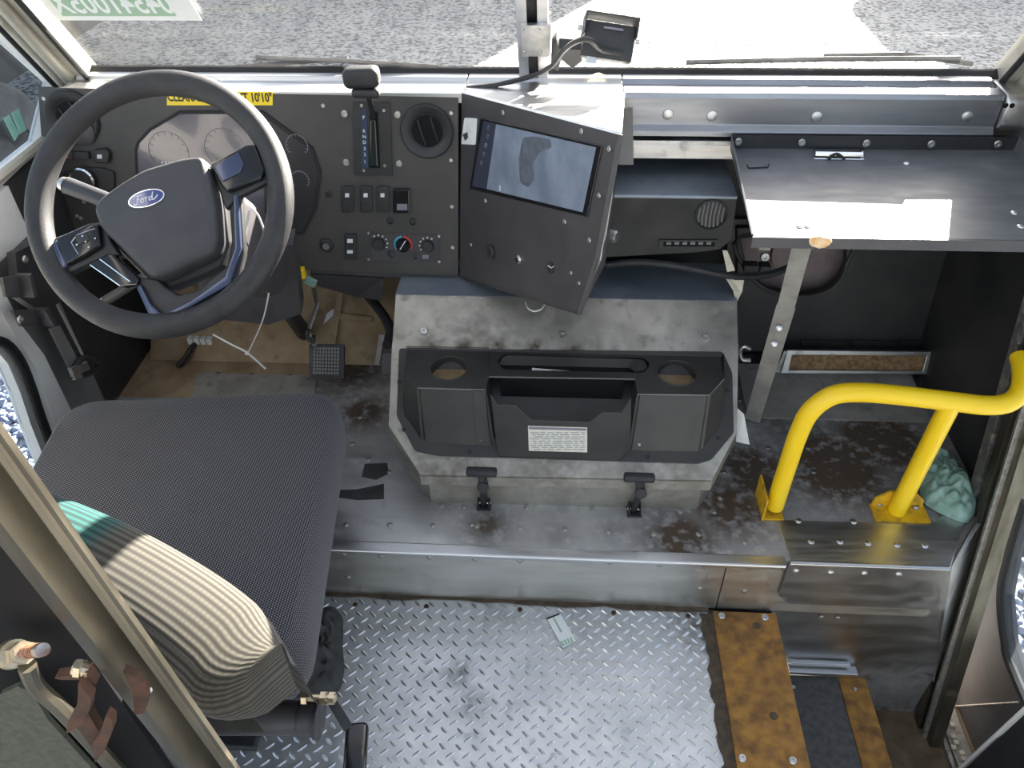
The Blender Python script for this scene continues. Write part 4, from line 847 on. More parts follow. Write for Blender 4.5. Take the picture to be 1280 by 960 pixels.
wb = thing('wire_connectors', 'dark wire connectors and a washer bolt under the clip tray', 'connector', tuple(at(950, 340, Y=1.86)))
b = NB(); t = NB(); box(t, (0, 0, 0), (.04, .03, .02), None, .004); merge(b, t, M.Translation(at(938, 333, Y=1.80))); t = NB(); box(t, (0, 0, 0), (.03, .03, .03), None, .004); merge(b, t, M.Translation(at(955, 336, Y=1.82))); mk('connector_body', b, black_pl, wb)
b = NB(); box(b, tuple(at(956, 309, Y=1.86)), (.03, .004, .02), None, .001); mk('paper_flag', b, paper_tan, wb)
inst('washer_bolt', dome(.013, .006, steel, .005), orient(at(956, 321, Y=1.84), (0, -1, .3)), wb)
b = NB(); quadprism(b, [at(903, 313, Y=1.70), at(909, 313, Y=1.70), at(919, 338, Y=1.68), at(909, 340, Y=1.68)][::-1], .004); tag(mk('cream_strap', b, paper_tan), 'cream strap end beside the heater box', 'strap')
b = NB(); quadprism(b, [at(909, 347, Y=1.68), at(918, 350, Y=1.68), at(930, 350, Y=1.68), at(928, 364, Y=1.67), at(922, 376, Y=1.66), at(918, 362, Y=1.66)][::-1], .004); tag(mk('torn_tape', b, paper_tan), 'torn cream tape at the corner of the engine cover', 'tape')
# ================================================================ CLIPBOARD TRAY
ZT = .88
tr = thing('clip_tray', 'sunlit folding metal writing tray with a paper clip on the passenger side', 'tray', (.7, 1.58, ZT))
b = NB(); prism(b, [(.372, 1.372), (1.0, 1.372), (1.018, 1.776), (.390, 1.772)], ZT-.003, ZT); mk('tray_plate', b, tray_m, tr)
b = NB(); quadprism(b, [(.390, 1.772, ZT), (1.018, 1.776, ZT), (1.018, 1.776, ZT+.030), (.390, 1.772, ZT+.030)], .003); mk('back_lip', b, black_pl, tr)
b = NB(); quadprism(b, [(.372, 1.372, ZT-.003), (.390, 1.772, ZT-.003), (.386, 1.772, ZT+.030), (.368, 1.370, ZT+.006)], .003); mk('side_lip', b, tray_m, tr); b = NB(); quadprism(b, [(1.0, 1.372, ZT), (1.018, 1.776, ZT), (1.020, 1.776, ZT+.030), (1.002, 1.37, ZT+.022)], .003); mk('side_lip', b, tray_m, tr)
b = NB(); quadprism(b, [(.368, 1.370, ZT), (1.0, 1.370, ZT), (1.0, 1.368, ZT-.022), (.368, 1.368, ZT-.022)], .003); mk('front_lip', b, boxp, tr)
rivets('screw', SCRL, [at(px, py, Y=1.770) for px, py in ((923, 177), (1002, 178), (1083, 179), (1164, 180), (1247, 180))], (0, -1, 0), tr)
ft = floor_fr(ZT)
cl_ = dpr('paper_clip', ((1016, 188), (1079, 188), (1080, 201), (1017, 200)), 0, .004, chrome, tr, .001, 2, 0, None, False, ft)
b = NB(); tube(b, [ft.pt(1019, 192, .010), ft.pt(1078, 193, .010)], .005, 8); mk('clip_roll', b, chrome, cl_, True)
b = NB(); tube(b, smooth_path([ft.pt(1036, 199, .006), ft.pt(1046, 192, .013), ft.pt(1056, 199, .006)], 4), .003, 6); mk('clip_spring', b, foam, cl_, True)
b = NB(); tube(b, [ft.pt(934, 206, .002), ft.pt(936, 210, .002), ft.pt(960, 209, .002), ft.pt(961, 205, .002)], .0015, 5); mk('wire_hook', b, foam, tr)
rivets('rivet', RIVC, [ft.pt(px, py) for px, py in ((1133, 204), (1000, 283), (1010, 283), (1268, 266), (1276, 283))], (0, 0, 1), tr)
# strut and bits below
stt = thing('tray_strut', 'flat grey metal strut holding up the clip tray', 'strut', tuple(at(940, 528, Z=ZP)))
A, B_, = at(1004, 302, Y=1.40), at(982, 385, Y=1.47); C_ = at(940, 526, Y=1.60)
def bar_(p0, p1, w, th):
    d = (p1-p0).normalized(); s = d.cross((CAM-p0).normalized()).normalized()*w/2
    b = NB(); quadprism(b, [p0-s, p0+s, p1+s, p1-s], th); return b
mk('upper_bar', bar_(A, B_, .036, .005), galv, stt); mk('lower_bar', bar_(B_+(A-B_)*.02, C_, .040, .005), galv, stt)
for px, py, yy in ((974, 410, 1.485), (968, 430, 1.495)): inst('rivet', RIVC, orient(at(px, py, Y=yy-.004), (CAM-A)), stt)
b = NB(); t = NB(); bmesh.ops.create_icosphere(t, subdivisions=2, radius=.017)
for v in t.verts: v.co = V((v.co.x*1.2+random.uniform(-.003, .003), v.co.y*.5, v.co.z*.8+random.uniform(-.003, .003)))
merge(b, t, M.Translation(at(1026, 302, Y=1.362))); tag(mk('tape_wad', b, orange_tape), 'crumpled orange and white tape wad under the tray edge', 'tape')
# ================================================================ PASSENGER FOOTWELL
lp_ = thing('footwell_liner', 'black moulded liner on the firewall below the clip tray', 'liner', (.75, 1.86, ZP))
fL = Fr((.75, 1.862, ZP+.03), (1, 0, 0), (0, .08, .5))
hole = [fL.uv(*p) for p in ((925, 296), (1058, 296), (1058, 330), (1048, 352), (1030, 365), (1000, 370), (960, 362), (935, 340))]
dpr('liner_panel', ((921, 440), (921, 285), (1225, 285), (1205, 390), (1180, 440)), -.03, 0, liner_m, lp_, .004, 2, 0, [hole[::-1]], False, fL)
dpr('recess_back', ((915, 285), (1075, 285), (1075, 380), (915, 380)), -.075, -.065, pink_m, lp_, 0, 2, 0, None, False, fL)
b = NB(); tube(b, smooth_path([fL.w(u, v, .001) for u, v in hole], 4, True), .006, 6, True); mk('recess_rim', b, liner_m, lp_, True)
disc('duct_disc', 1005, 325, [(.075, -.06), (.075, -.045), (.06, -.04), (0, -.04)], pink_m, lp_, 28, fL)
for k in range(4): 
    x = 1000+k*62; dpr('panel_lip', ((x, 424), (x+58, 426), (x+57, 433), (x+1, 431)), 0, .008, liner_m, lp_, .002, 2, 0, None, False, fL)
gv = thing('floor_vent', 'rectangular metal framed vent full of brown leaf debris', 'vent', tuple(at(1075, 465, Y=1.80)))
fv = Fr(at(1075, 452, Y=1.80), (1, 0, 0), (0, .3, 1))
o4 = [fv.uv(*p) for p in ((983, 436), (1167, 438), (1158, 466), (975, 465))][::-1]; i4 = [fv.uv(*p) for p in ((989, 442), (1156, 443), (1151, 462), (985, 461))]
b = NB(); prism(b, o4, 0, .012, fv.m, .002, 2, [i4]); mk('frame', b, alu, gv)
b = NB(); prism(b, i4[::-1], -.006, .002, fv.m); mk('debris', b, debris, gv)
b = NB(); quadprism(b, [at(968, 463, Y=1.80), at(975, 464, Y=1.80), at(984, 437, Y=1.81), at(979, 437, Y=1.81)][::-1], .01); mk('side_rail', b, alu, gv)
b = NB(); quadprism(b, [(.52, 1.62, ZP+.002), (1.0, 1.62, ZP+.002), (1.0, 1.83, ZP+.02), (.52, 1.83, ZP+.02)], .003); kp = mk('kick_plate', b, galv); tag(kp, 'dull metal kick plate on the floor in front of the debris vent', 'metal plate')
inst('rivet', RIV, orient(at(990, 497, Z=ZP+.004), (0, 0, 1)), kp)
# ================================================================ YELLOW GRAB RAIL
gr = thing('grab_rail', 'bright yellow bent tube grab rail bolted beside the stepwell', 'grab rail', (.67, 1.29, ZP))
YG = 1.29; rt = .0205
P = [V((.524, YG, ZP+.02)), V((.526, YG, .34)), V((.530, YG, .455)), V((.542, YG, .515)), V((.575, YG, .556)), V((.625, YG, .566)), V((.70, YG, .562)), V((.82, YG, .548)), V((.895, YG, .540)), V((.940, YG+.008, .545)), V((.968, YG+.035, .560)), V((.985, YG+.085, .575)), V((.99, YG+.115, .58))]
b = NB(); tube(b, smooth_path(P, 6), rt, 18); mk('tube', b, yellow, gr, True)
b = NB(); tube(b, [V((.812, YG+.012, ZP+.006)), V((.818, YG, .545))], rt, 18); mk('post', b, yellow, gr, True)
b = NB(); box(b, (.517, YG-.006, ZP+.003), (.052, .045, .006), None, .001); box(b, (.4935, YG+.012, ZP+.035), (.005, .085, .07), None, .001); fo1 = mk('foot_bracket', b, yellow_dirty, gr)
b = NB(); prism(b, [(.755, YG-.022), (.880, YG-.022), (.880, YG+.03), (.755, YG+.03)], ZP, ZP+.006); prism(b, [(.757, ZP), (.877, ZP), (.872, ZP+.03), (.845, ZP+.055), (.79, ZP+.055), (.76, ZP+.03)], 0, .005, Fr((0, YG+.03, 0), (1, 0, 0), (0, 0, 1)).m); fo2 = mk('foot_bracket', b, yellow_dirty, gr)
rivets('bolt', dome(.009, .007, steel_dull, .003), [at(971, 634, Z=ZP+.006), at(1099, 630, Z=ZP+.006), at(1144, 634, Z=ZP+.006)], (0, 0, 1), gr)
# rag by the rail: crumpled cloth
def cloth(name, label, cat, poly, z, m, hgt, seed, n=26):
    random.seed(seed); f = floor_fr(z); Q = [f.uv(*p) for p in poly]; cx = sum(q[0] for q in Q)/len(Q); cy = sum(q[1] for q in Q)/len(Q)
    Q = rpoly(Q, .03, 3); k = len(Q); ph = [random.random()*6.3 for _ in range(6)]
    from mathutils import noise
    b = NB()
    def fn(u, v):
        a = u*k; i = int(a) % k; t = a-int(a); p = (V(Q[i])*(1-t)+V(Q[(i+1) % k])*t); r = v
        x = cx+(p.x-cx)*r; y = cy+(p.y-cy)*r
        nz = noise.noise(V((x*26+seed, y*26, 0)))*.5+noise.noise(V((x*60, y*60+seed, 3)))*.25+abs(noise.noise(V((x*14, y*30, seed))))*.5
        h = hgt*(1-r**2.2)**.6*(.55+.8*abs(nz)) if r < 1 else 0
        return V((x, y, z+max(.001, h)))
    grid(b, fn, 72, n, True, False); bmesh.ops.remove_doubles(b, verts=b.verts[:], dist=.0004)
    o = mk(name, b, m, None, False); o.data.polygons.foreach_set('use_smooth', [True]*len(o.data.polygons)); tag(o, label, cat); random.seed(3); return o
cloth('green_glove', 'crumpled dirty mint green work glove beside the yellow rail', 'glove', ((1143, 575), (1165, 560), (1190, 580), (1212, 605), (1222, 640), (1208, 657), (1180, 645), (1152, 630), (1148, 605)), ZP+.005, rag_g, .075, 5)
b = NB(); quadprism(b, [at(921, 510, Y=1.42), at(930, 518, Y=1.41), at(937, 556, Y=1.40), at(920, 552, Y=1.41)][::-1], .001); tag(mk('paper_tag', b, paper), 'white paper tag hanging off the right side of the engine cover', 'tag')
b = NB(); P = [at(x, y, Y=1.60) for x, y in ((938, 436), (930, 433), (925, 440), (928, 449), (938, 450))]; tube(b, smooth_path(P, 4), .0055, 8); tag(mk('hook', b, steel, None, True), 'small bright metal hook at the side of the engine cover', 'hook')
# ================================================================ ENGINE COVER
fs = Fr((0, 1.27, .31), (1, 0, 0), (0, .37, .241)); SN = fs.z
def slope_z(y): return .31+(y-1.27)*.241/.37
ec = thing('engine_cover', 'bare aluminium engine cover box between the seats', 'engine cover', (.03, 1.45, ZP))
lid_px = ((494, 372), (490, 431), (486, 532), (525, 593), (890, 600), (921, 541), (923, 430), (922, 381))
L3 = [fs.pt(*p) for p in lid_px]; L3[0].y = L3[-1].y = 1.64; L3[0].z = L3[-1].z = .551
b = NB(); t = NB(); t.faces.new([t.verts.new(p) for p in L3]); r = bmesh.ops.extrude_face_region(t, geom=t.faces[:])
for v in r['geom']:
    if isinstance(v, bmesh.types.BMVert): v.co -= V((0, 0, .008))
bmesh.ops.recalc_face_normals(t, faces=t.faces[:]); bev(t, .002); merge(b, t); mk('lid', b, alu_lid, ec)
b = NB()
for i in range(1, 6):
    p, q = L3[i], L3[i+1]; d = V((0, 0, -.034)); quadprism(b, [p, p+d, q+d, q], .005)
mk('lid_flange', b, alu_lid, ec)
b = NB(); quadprism(b, [L3[-1]+V((0, 0, 0)), V((L3[-1].x+.002, 1.83, .540)), V((L3[0].x-.002, 1.83, .540)), L3[0]], .008); mk('top_sheet', b, sky_tint_m, ec)
cen = sum((p for p in L3), V())/8
b = NB(); ins = []
for p in L3: d = V((p.x-cen.x, p.y-cen.y, 0)); ins.append(V((p.x, p.y, 0))-d.normalized()*.018)
ins[0].y = ins[-1].y = 1.83
lo = [V((p.x, p.y+(.01 if p.y < 1.4 else 0), ZP)) for p in ins]; hi = [V((p.x, p.y, min(slope_z(p.y), .545)-.012)) for p in ins]
for i in range(8):
    j = (i+1) % 8; f_ = [b.verts.new(x) for x in (lo[i], lo[j], hi[j], hi[i])]; b.faces.new(f_)
bmesh.ops.remove_doubles(b, verts=b.verts[:], dist=.0005); mk('body', b, alu_lid, ec)
rivets('bolt', dome(.011, .005, steel, .004), [fs.pt(*p) for p in ((530, 414), (703, 419), (882, 422))], SN, ec)
rivets('rivet', RIV, [at(px, py, Y=lo[3].y-.004) for px, py in ((572, 600), (697, 606), (733, 609), (823, 610))], (0, -1, 0), ec)
def latch(px, py, pxb, pyb, side):
    g = thing('rubber_latch', 'black rubber T-handle latch at the '+side+' end of the engine cover', 'latch', tuple(at(pxb, pyb, Z=ZP)), 'engine cover latches')
    Yl = 1.252; c = at(px, py, Y=Yl); e = at(pxb, pyb, Z=ZP+.012); k = at(px+2, py+16, Y=Yl-.004)
    b = NB(); t = NB(); box(t, (0, 0, 0), (.070, .022, .018), None, .006, 3); merge(b, t, M.Translation(c)); mk('handle', b, rubber, g, True)
    b = NB(); tube(b, [c, k, k*.5+e*.5, e], [.010, .013, .009, .010], 10, flat=.7); mk('strap', b, rubber, g, True)
    b = NB(); lathe(b, [(.014, 0), (.014, .006), (0, .006)], orient(k+V((0, -.006, 0)), (0, -1, .2)), 14); mk('boss', b, rubber, g, True)
    b = NB(); box(b, (e.x-.013, e.y, e.z), (.004, .026, .026), None, .001); box(b, (e.x+.013, e.y, e.z), (.004, .026, .026), None, .001); box(b, (e.x, e.y, ZP+.002), (.034, .034, .004), None, .001); mk('clevis', b, black_pl, g)
    b = NB(); cyl(b, e+V((-.017, 0, 0)), e+V((.017, 0, 0)), .0035, None, 8); mk('pin', b, steel, g)
latch(602, 590, 605, 628, 'driver seat'); latch(799, 597, 793, 636, 'yellow rail')
# ---- organiser
ZD = .475; fD = floor_fr(ZD)
og = thing('console_organiser', 'black plastic organiser with two cup holders and a document pocket on the engine cover', 'organiser', tuple(fs.pt(700, 560)))
dpr('mount_flange', ((499, 436), (496, 520), (519, 564), (548, 570), (872, 580), (889, 575), (917, 541), (915, 466), (903, 440)), .0, .004, console_m, og, .001, 2, .008, None, False, fs)
Dk = [(510, 431), (899, 440), (905, 474), (887, 494), (797, 493), (794, 474), (611, 471), (607, 487), (522, 485), (505, 468)]
cups = [(561, 460, .044), (846, 466, .046)]
tro = [(621, 451), (629, 442), (806, 447), (813, 455), (806, 466), (628, 462)]
hs_ = [ngon(*fD.uv(x, y), r, 28) for x, y, r in cups]+[rpoly([fD.uv(*p) for p in tro], .014)]
dpr('deck', Dk, -.004, .0, console_m, og, 0, 2, .006, [h[::-1] for h in hs_], False, fD)
def loft(name, top, base, m):
    b = NB(); T = [fD.pt(*p, -.001) for p in top]; Bp = [fs.pt(*p, .003) for p in base]; k = len(T)
    for i in range(k):
        j = (i+1) % k; b.faces.new([b.verts.new(x) for x in (T[i], T[j], Bp[j], Bp[i])])
    bmesh.ops.remove_doubles(b, verts=b.verts[:], dist=.0003)
    es = [e for e in b.edges if len(e.link_faces) == 2]; bmesh.ops.bevel(b, geom=es, offset=.006, segments=2, affect='EDGES'); return mk(name, b, m, og, True)
loft('side_bin', [(510, 431), (611, 433), (611, 473), (607, 487), (522, 485), (505, 468)], [(508, 433), (611, 435), (616, 500), (618, 559), (529, 553), (503, 516)], console_m)
loft('side_bin', [(797, 438), (899, 440), (905, 474), (887, 494), (797, 493), (794, 478)], [(797, 440), (905, 442), (902, 533), (876, 565), (786, 564), (788, 500)], console_m)
b = NB(); tube(b, [fD.pt(522, 485, 0), fD.pt(592, 487, 0), fD.pt(607, 487, 0)], .0016, 6); tube(b, [fD.pt(905, 474, 0), fD.pt(887, 494, 0), fD.pt(797, 493, 0)], .0016, 6); tube(b, [fD.pt(611, 471, 0), fD.pt(794, 474, 0)], .0016, 6); mk('edge_bead', b, grey_panel, og, True)
dpr('bin_rib', ((592, 488), (607, 488), (612, 556), (596, 555)), -.002, .004, console_m, og, 0, 2, 0, None, False, Fr((fD.pt(592, 487)+fs.pt(596, 556, .003))/2, (1, 0, 0), fD.pt(592, 487)-fs.pt(596, 556, .003)))
brown_cup = mat('cup_residue', (.20, .13, .06), (.34, .25, .14), 20, .7)
for x, y, r in cups:
    c = fD.pt(x, y); b = NB(); lathe(b, [(r, -.002), (r*.94, -.040)], M.Translation(c), 28); cu = mk('cup_holder', b, console_m, og, True)
    b = NB(); lathe(b, [(0, -.026), (r*.96, -.026), (r*.96, -.028)], M.Translation(c), 24); mk('cup_floor', b, brown_cup, cu)
    b = NB(); tube(b, [c+V((r*math.cos(a), r*math.sin(a), .0)) for a in [k*math.pi/14 for k in range(28)]], .0018, 6, True); mk('cup_rim', b, console_m, cu, True)
tq = [fD.uv(*p) for p in tro]
b = NB(); prism(b, rpoly(tq, .014)[::-1], ZD-.022, ZD-.018)
T = rpoly(tq, .014)
for i in range(len(T)):
    p, q = T[i-1], T[i]; b.faces.new([b.verts.new(x) for x in ((p[0], p[1], ZD-.002), (q[0], q[1], ZD-.002), (q[0], q[1], ZD-.02), (p[0], p[1], ZD-.02))])
mk('pen_trough', b, black_matte, og)
b = NB(); lathe(b, [(0, .002), (.020, .002), (.020, 0)], M.Translation(fD.pt(797, 458)), 24); mk('round_cap', b, console_m, og)
Yk = fD.pt(700, 473).y
b = NB(); box(b, ((fD.uv(611, 473)[0]+fD.uv(794, 474)[0])/2, Yk+.004, ZD-.06), (.285, .004, .116)); box(b, (.0, Yk-.05, slope_z(Yk-.05)+.006), (.27, .11, .004)); mk('pocket_back', b, black_matte, og)
fpk = Fr((0, 1.300, .335), (1, 0, 0), (0, .02, 1))
dpr('pocket_front', ((613, 493), (622, 506), (645, 507), (664, 525), (737, 528), (752, 516), (776, 516), (789, 497), (788, 562), (772, 576), (622, 570)), -.004, 0, console_m, og, .0015, 2, 0, None, False, fpk)
for px, py in ((505, 537), (587, 564), (810, 571), (898, 548), (909, 488), (499, 477)): inst('screw', SCRB, orient(fs.pt(px, py, .004), SN), og)
for px, py in ((601, 549), (799, 556), (803, 500)): inst('screw', SCRS, orient(fs.pt(px, py, .012), SN), og)
lb = thing('data_label', 'printed paper data label on the front of the organiser', 'label', tuple(fpk.pt(697, 565)))
dpr('paper', ((660, 532), (734, 534), (734, 565), (661, 563)), .0005, .0012, mat('label_paper', (.72, .70, .62), (.62, .60, .52), 60, .7), lb, 0, 2, 0, None, False, fpk)
b = NB()
prism(b, [fpk.uv(*p) for p in ((661, 533), (733, 535), (733, 538), (661, 536))][::-1], .0012, .0014, fpk.m)
for k in range(9):
    y = 540+k*2.6; x = 663+(k % 3)*2
    while x < 730:
        w = random.uniform(4, 12); prism(b, [fpk.uv(*p) for p in ((x, y), (min(x+w, 731), y+.1), (min(x+w, 731), y+.9), (x, y+.8))][::-1], .0012, .0014, fpk.m); x += w+random.uniform(1.5, 3)
mk('printing', b, gm, lb)
pn = thing('pen_bits', 'small pale pen and scraps lying in the organiser trough', 'pen', tuple(fD.pt(680, 464)-V((0, 0, .018))))
b = NB(); cyl(b, fD.pt(690, 457)+V((0, 0, -.014)), fD.pt(712, 459)+V((0, 0, -.014)), .003); mk('barrel', b, steel, pn)
b = NB(); cyl(b, fD.pt(665, 458)+V((0, 0, -.012)), fD.pt(690, 459)+V((0, 0, -.012)), .006, .004); mk('cap', b, white_pl, pn)
# ================================================================ DRIVER SEAT
seat = thing('driver_seat', 'dark woven cloth driver seat with a ribbed beige and teal backrest', 'seat', (-.74, .98, 0))
def pillow(bm, quad, z0, z1, rc, edge, dome_h, n=6):
    Q = rpoly(quad, rc, 6); k = len(Q); cx = sum(q[0] for q in Q)/k; cy = sum(q[1] for q in Q)/k
    prof = [(.93, z0), (.985, z0+(z1-z0)*.25), (1.0, z0+(z1-z0)*.55), (.99, z1-edge*.55), (.965, z1-edge*.18), (.93, z1)]
    for i in range(1, 9): s = .93*(1-i/8); prof.append((max(s, .0), z1+dome_h*(1-(s/.93)**2)))
    rings = [[bm.verts.new((cx+(q[0]-cx)*s, cy+(q[1]-cy)*s, z)) for q in Q] if s > 0 else [bm.verts.new((cx, cy, z))] for s, z in prof]
    for a, c in zip(rings, rings[1:]):
        for j in range(k):
            f = [a[j], a[(j+1) % k]]+([c[(j+1) % k], c[j]] if len(c) > 1 else [c[0]]); bm.faces.new(f)
    bm.faces.new(rings[0][::-1])
b = NB(); pillow(b, [(-1.095, 1.295), (-1.01, .58), (-.395, .66), (-.475, 1.355)], .33, .495, .085, .06, .012); mk('cushion', b, seat_fab, seat, True)
# backrest
RL, RR = V((-.86, .815, 0)), V((-.325, .575, 0)); dx = (RR-RL).normalized(); bk = V((dx.y, -dx.x, 0)); bk = bk if bk.y < 0 else -bk
Wb = (RR-RL).length
def ridge(u):
    s = 2*u-1; bow = .045*(1-s*s)                     # wraps around the sitter
    e = max(0, (abs(s)-.55)/.45); zt = .795-.045*e**2.4
    return RL+dx*(Wb*u)-bk*(.0)+bk*(-bow*.6), zt
def bback(u, v):
    c, zt = ridge(u); e = max(0, (abs(2*u-1)-.80)/.20); th = .135*max(.03, math.sqrt(max(0, 1-e*e)))
    f0 = c-bk*(.02*(1-e)); rec = lambda z: bk*((z-.47)*.10)
    if v < .25: z = .45+(zt-.05-.45)*v/.25; return f0+rec(z)+V((0, 0, z))
    if v < .80:
        t = (v-.25)/.55; z = zt-.05+.05*math.sin(math.pi*t)**.55; return f0+rec(zt)+bk*(th*(1-math.cos(math.pi*t))/2)+V((0, 0, z))
    t = (v-.80)/.20; return f0+rec(zt)+bk*(th*(1-.25*t*t))+V((0, 0, zt-.05-.06*t))
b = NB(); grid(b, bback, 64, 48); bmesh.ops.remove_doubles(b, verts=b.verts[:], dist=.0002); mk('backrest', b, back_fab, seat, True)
def shell(u, v):
    p = bback(.06+.86*u, .93)-bk*.004; q = p-V((0, 0, .14))-bk*.05
    return p*(1-v)+q*v+bk*(.012*math.sin(v*math.pi))
b = NB(); grid(b, shell, 30, 10); mk('back_shell', b, wood_green, seat, True)
b = NB(); box(b, (-.78, .98, .17), (.32, .40, .30), None, .02); mk('pedestal', b, black_pl, seat)
b = NB(); box(b, (-.78, .98, .01), (.36, .46, .02), None, .004); mk('base_plate', b, black_pl, seat)
T0, T1 = at(225, 893, Z=.42), at(396, 897, Z=.42)
b = NB(); tube(b, [T0+V((-.1, -.01, 0)), T1], .027, 18); mk('cross_tube', b, boxp, seat, True)
b = NB(); cyl(b, T1+V((-.028, 0, 0)), T1+V((-.024, 0, 0)), .0285); lathe(b, [(0, 0), (.034, 0), (.034, .006), (0, .006)], orient(T1, (1, 0, 0)), 20); mk('end_plate', b, black_pl, seat, True)
b = NB(); q0 = at(378, 872, Z=.45); q1 = at(420, 873, Z=.45); cyl(b, q0, q1, .006, None, 10)
for k in (0, .55, .8): c0 = q0+(q1-q0)*k; cyl(b, c0, c0+(q1-q0)*.16, .011, None, 6)
mk('pivot_bolt', b, zinc, seat)
b = NB(); quadprism(b, [at(408, 877, Z=.44), at(420, 873, Z=.44), at(442, 908, Z=.42), at(430, 914, Z=.42)][::-1], .005); mk('lever_arm', b, black_pl, seat)
b = NB(); t = NB(); box(t, (0, 0, 0), (.036, .085, .022), None, .008, 3); merge(b, t, M.Translation(at(445, 938, Z=.41)) @ M.Rotation(math.radians(8), 4, 'Z')); mk('lever_grip', b, black_gloss, seat, True)
b = NB(); tube(b, smooth_path([at(262, 915, Z=.02), at(275, 921, Z=.008), at(295, 917, Z=.006), at(318, 916, Z=.006)], 5), .005, 6); tag(mk('white_wire', b, white_pl), 'short white wire on the floor under the driver seat', 'wire')
cloth('dark_glove', 'crumpled black work glove on the tread plate beside the driver seat', 'glove', ((398, 768), (416, 758), (430, 772), (428, 810), (432, 838), (424, 866), (396, 876), (366, 874), (372, 840), (384, 800)), .004, rag_d, .10, 11)
b = NB(); inst('bolt', dome(.008, .005, steel, .003), orient(at(383, 780, Z=.003), (0, 0, 1)), floor); b.free()
# floor label
fF = floor_fr(.0035)
sl_ = thing('floor_label', 'torn white and green printed sticker lying on the tread plate', 'sticker', tuple(at(701, 788, Z=0)))
dpr('paper', ((683, 773), (700, 767), (720, 801), (704, 810)), 0, .0008, sticker_w, sl_, 0, 2, 0, None, False, fF)
dpr('black_edge', ((682.5, 773), (699, 766.5), (700, 768.3), (684, 774.8)), .0008, .0011, ink, sl_, 0, 2, 0, None, False, fF)
dpr('printed_bar', ((691, 773), (693, 772.5), (703, 790), (700.5, 791)), .0008, .0011, sticker_g, sl_, 0, 2, 0, None, False, fF)
for k in range(4): dpr('stripe', ((700+k*4.0, 802-k*1.6), (702+k*4.0, 801-k*1.6), (706.5+k*3.4, 807-k*1.4), (704+k*3.4, 808-k*1.4)), .0008, .0011, sticker_g, sl_, 0, 2, 0, None, False, fF)
# ================================================================ DRIVER SIDE BRACKET
eb = thing('strap_bracket', 'black bracket with a perforated strap and buckle on the driver side wall', 'bracket', tuple(at(60, 440, X=XL+.02)))
def xp(px, x=XL+.03): return [at(*p, X=x) for p in px]
b = NB(); quadprism(b, xp(((8, 316), (28, 306), (66, 345), (72, 372), (44, 392), (14, 372)), XL+.02), .02); mk('back_plate', b, black_pl, eb)
b = NB(); quadprism(b, xp(((0, 347), (20, 344), (26, 372), (4, 371)), XL+.06), .006); quadprism(b, xp(((20, 344), (23, 341), (30, 369), (26, 372)), XL+.06), .03); mk('clamp_tab', b, boxp, eb)
b = NB(); quadprism(b, xp(((12, 388), (40, 387), (52, 408), (24, 408)), XL+.05), .006); quadprism(b, xp(((40, 387), (44, 384), (54, 404), (52, 408)), XL+.05), .03); mk('clamp_tab', b, boxp, eb)
inst('screw', SCRL, orient(at(25, 399, X=XL+.057), (1, 0, 0)), eb); inst('screw', SCRL, orient(at(31, 324, X=XL+.042), (1, 0, 0)), eb)
b = NB(); quadprism(b, xp(((52, 386), (64, 378), (100, 449), (86, 458))), .008); mk('strap', b, rubber, eb)
b = NB()
for k in range(22):
    for j in range(2):
        t = k/21; x0, y0 = 57+t*34+j*4.5+(k % 2)*1.2, 386+t*66-j*3.5; c = at(x0, y0, X=XL+.0305); box(b, tuple(c), (.002, .0035, .0035))
mk('strap_stitching', b, white_ink, eb)
b = NB(); quadprism(b, xp(((60, 411), (72, 407), (95, 450), (84, 459)), XL+.036), .006); mk('strap_pad', b, grey_panel, eb)
b = NB(); P = xp(((90, 470), (106, 469), (120, 462), (124, 456), (116, 449), (104, 448), (96, 455)), XL+.05); tube(b, smooth_path(P, 4, True), .008, 8, True); mk('buckle_loop', b, black_pl, eb, True)
b = NB(); quadprism(b, xp(((84, 460), (96, 456), (99, 472), (90, 475)), XL+.05), .01); mk('buckle', b, steel_dull, eb)
b = NB(); tube(b, smooth_path(xp(((66, 378), (84, 412), (104, 452)), XL+.02), 5), .009, 8); mk('edge_bead', b, pillar_m, eb, True)
# ================================================================ BULKHEAD POST
YB = .40
bp_ = thing('bulkhead_post', 'grooved bare metal bulkhead door post next to the driver seat', 'post', (-.40, YB, 0))
pa, pb = at(62, 640, Y=YB), at(289, 960, Y=YB); pdv = (pb-pa); 
def line(off, h):             # off to the left of the front edge, h away from the camera
    s = V((-off, h, 0)); return [pa-pdv*.6+s, pb+pdv*.9+s]
def strip(o0, o1, h0, h1, nm, m, th=.004):
    a, c = line(o0, h0), line(o1, h1); b = NB(); quadprism(b, [a[0], c[0], c[1], a[1]], th); return mk(nm, b, m, bp_)
strip(0, .004, .0, -.006, 'edge_fold', post_m); strip(.004, .030, -.006, .022, 'front_groove', post_m); strip(.030, .044, .022, -.004, 'groove_wall', post_m)
strip(.044, .060, -.004, -.004, 'flange', post_m); strip(.060, .066, -.004, .022, 'flange_fold', post_m)
strip(0, .002, 0, .008, 'outer_side', post_m)
pw = thing('bulkhead', 'black bulkhead wall beside the grooved post', 'wall', (-.6, YB, 0))
b = NB(); quadprism(b, [V((-.515, YB+.055, 1.35)), V((-1.2, YB+.055, 1.35)), V((-1.2, YB+.055, .2)), V((-.49, YB+.055, .2))], .01); mk('sheet', b, black_matte, pw)
b = NB(); quadprism(b, [at(0, 868, Y=YB+.02), at(22, 858, Y=YB+.02), at(40, 866, Y=YB+.02), at(60, 900, Y=YB+.02), at(160, 1010, Y=YB+.02), at(0, 1010, Y=YB+.02)][::-1], .006); mk('olive_board', b, wood_green, pw)
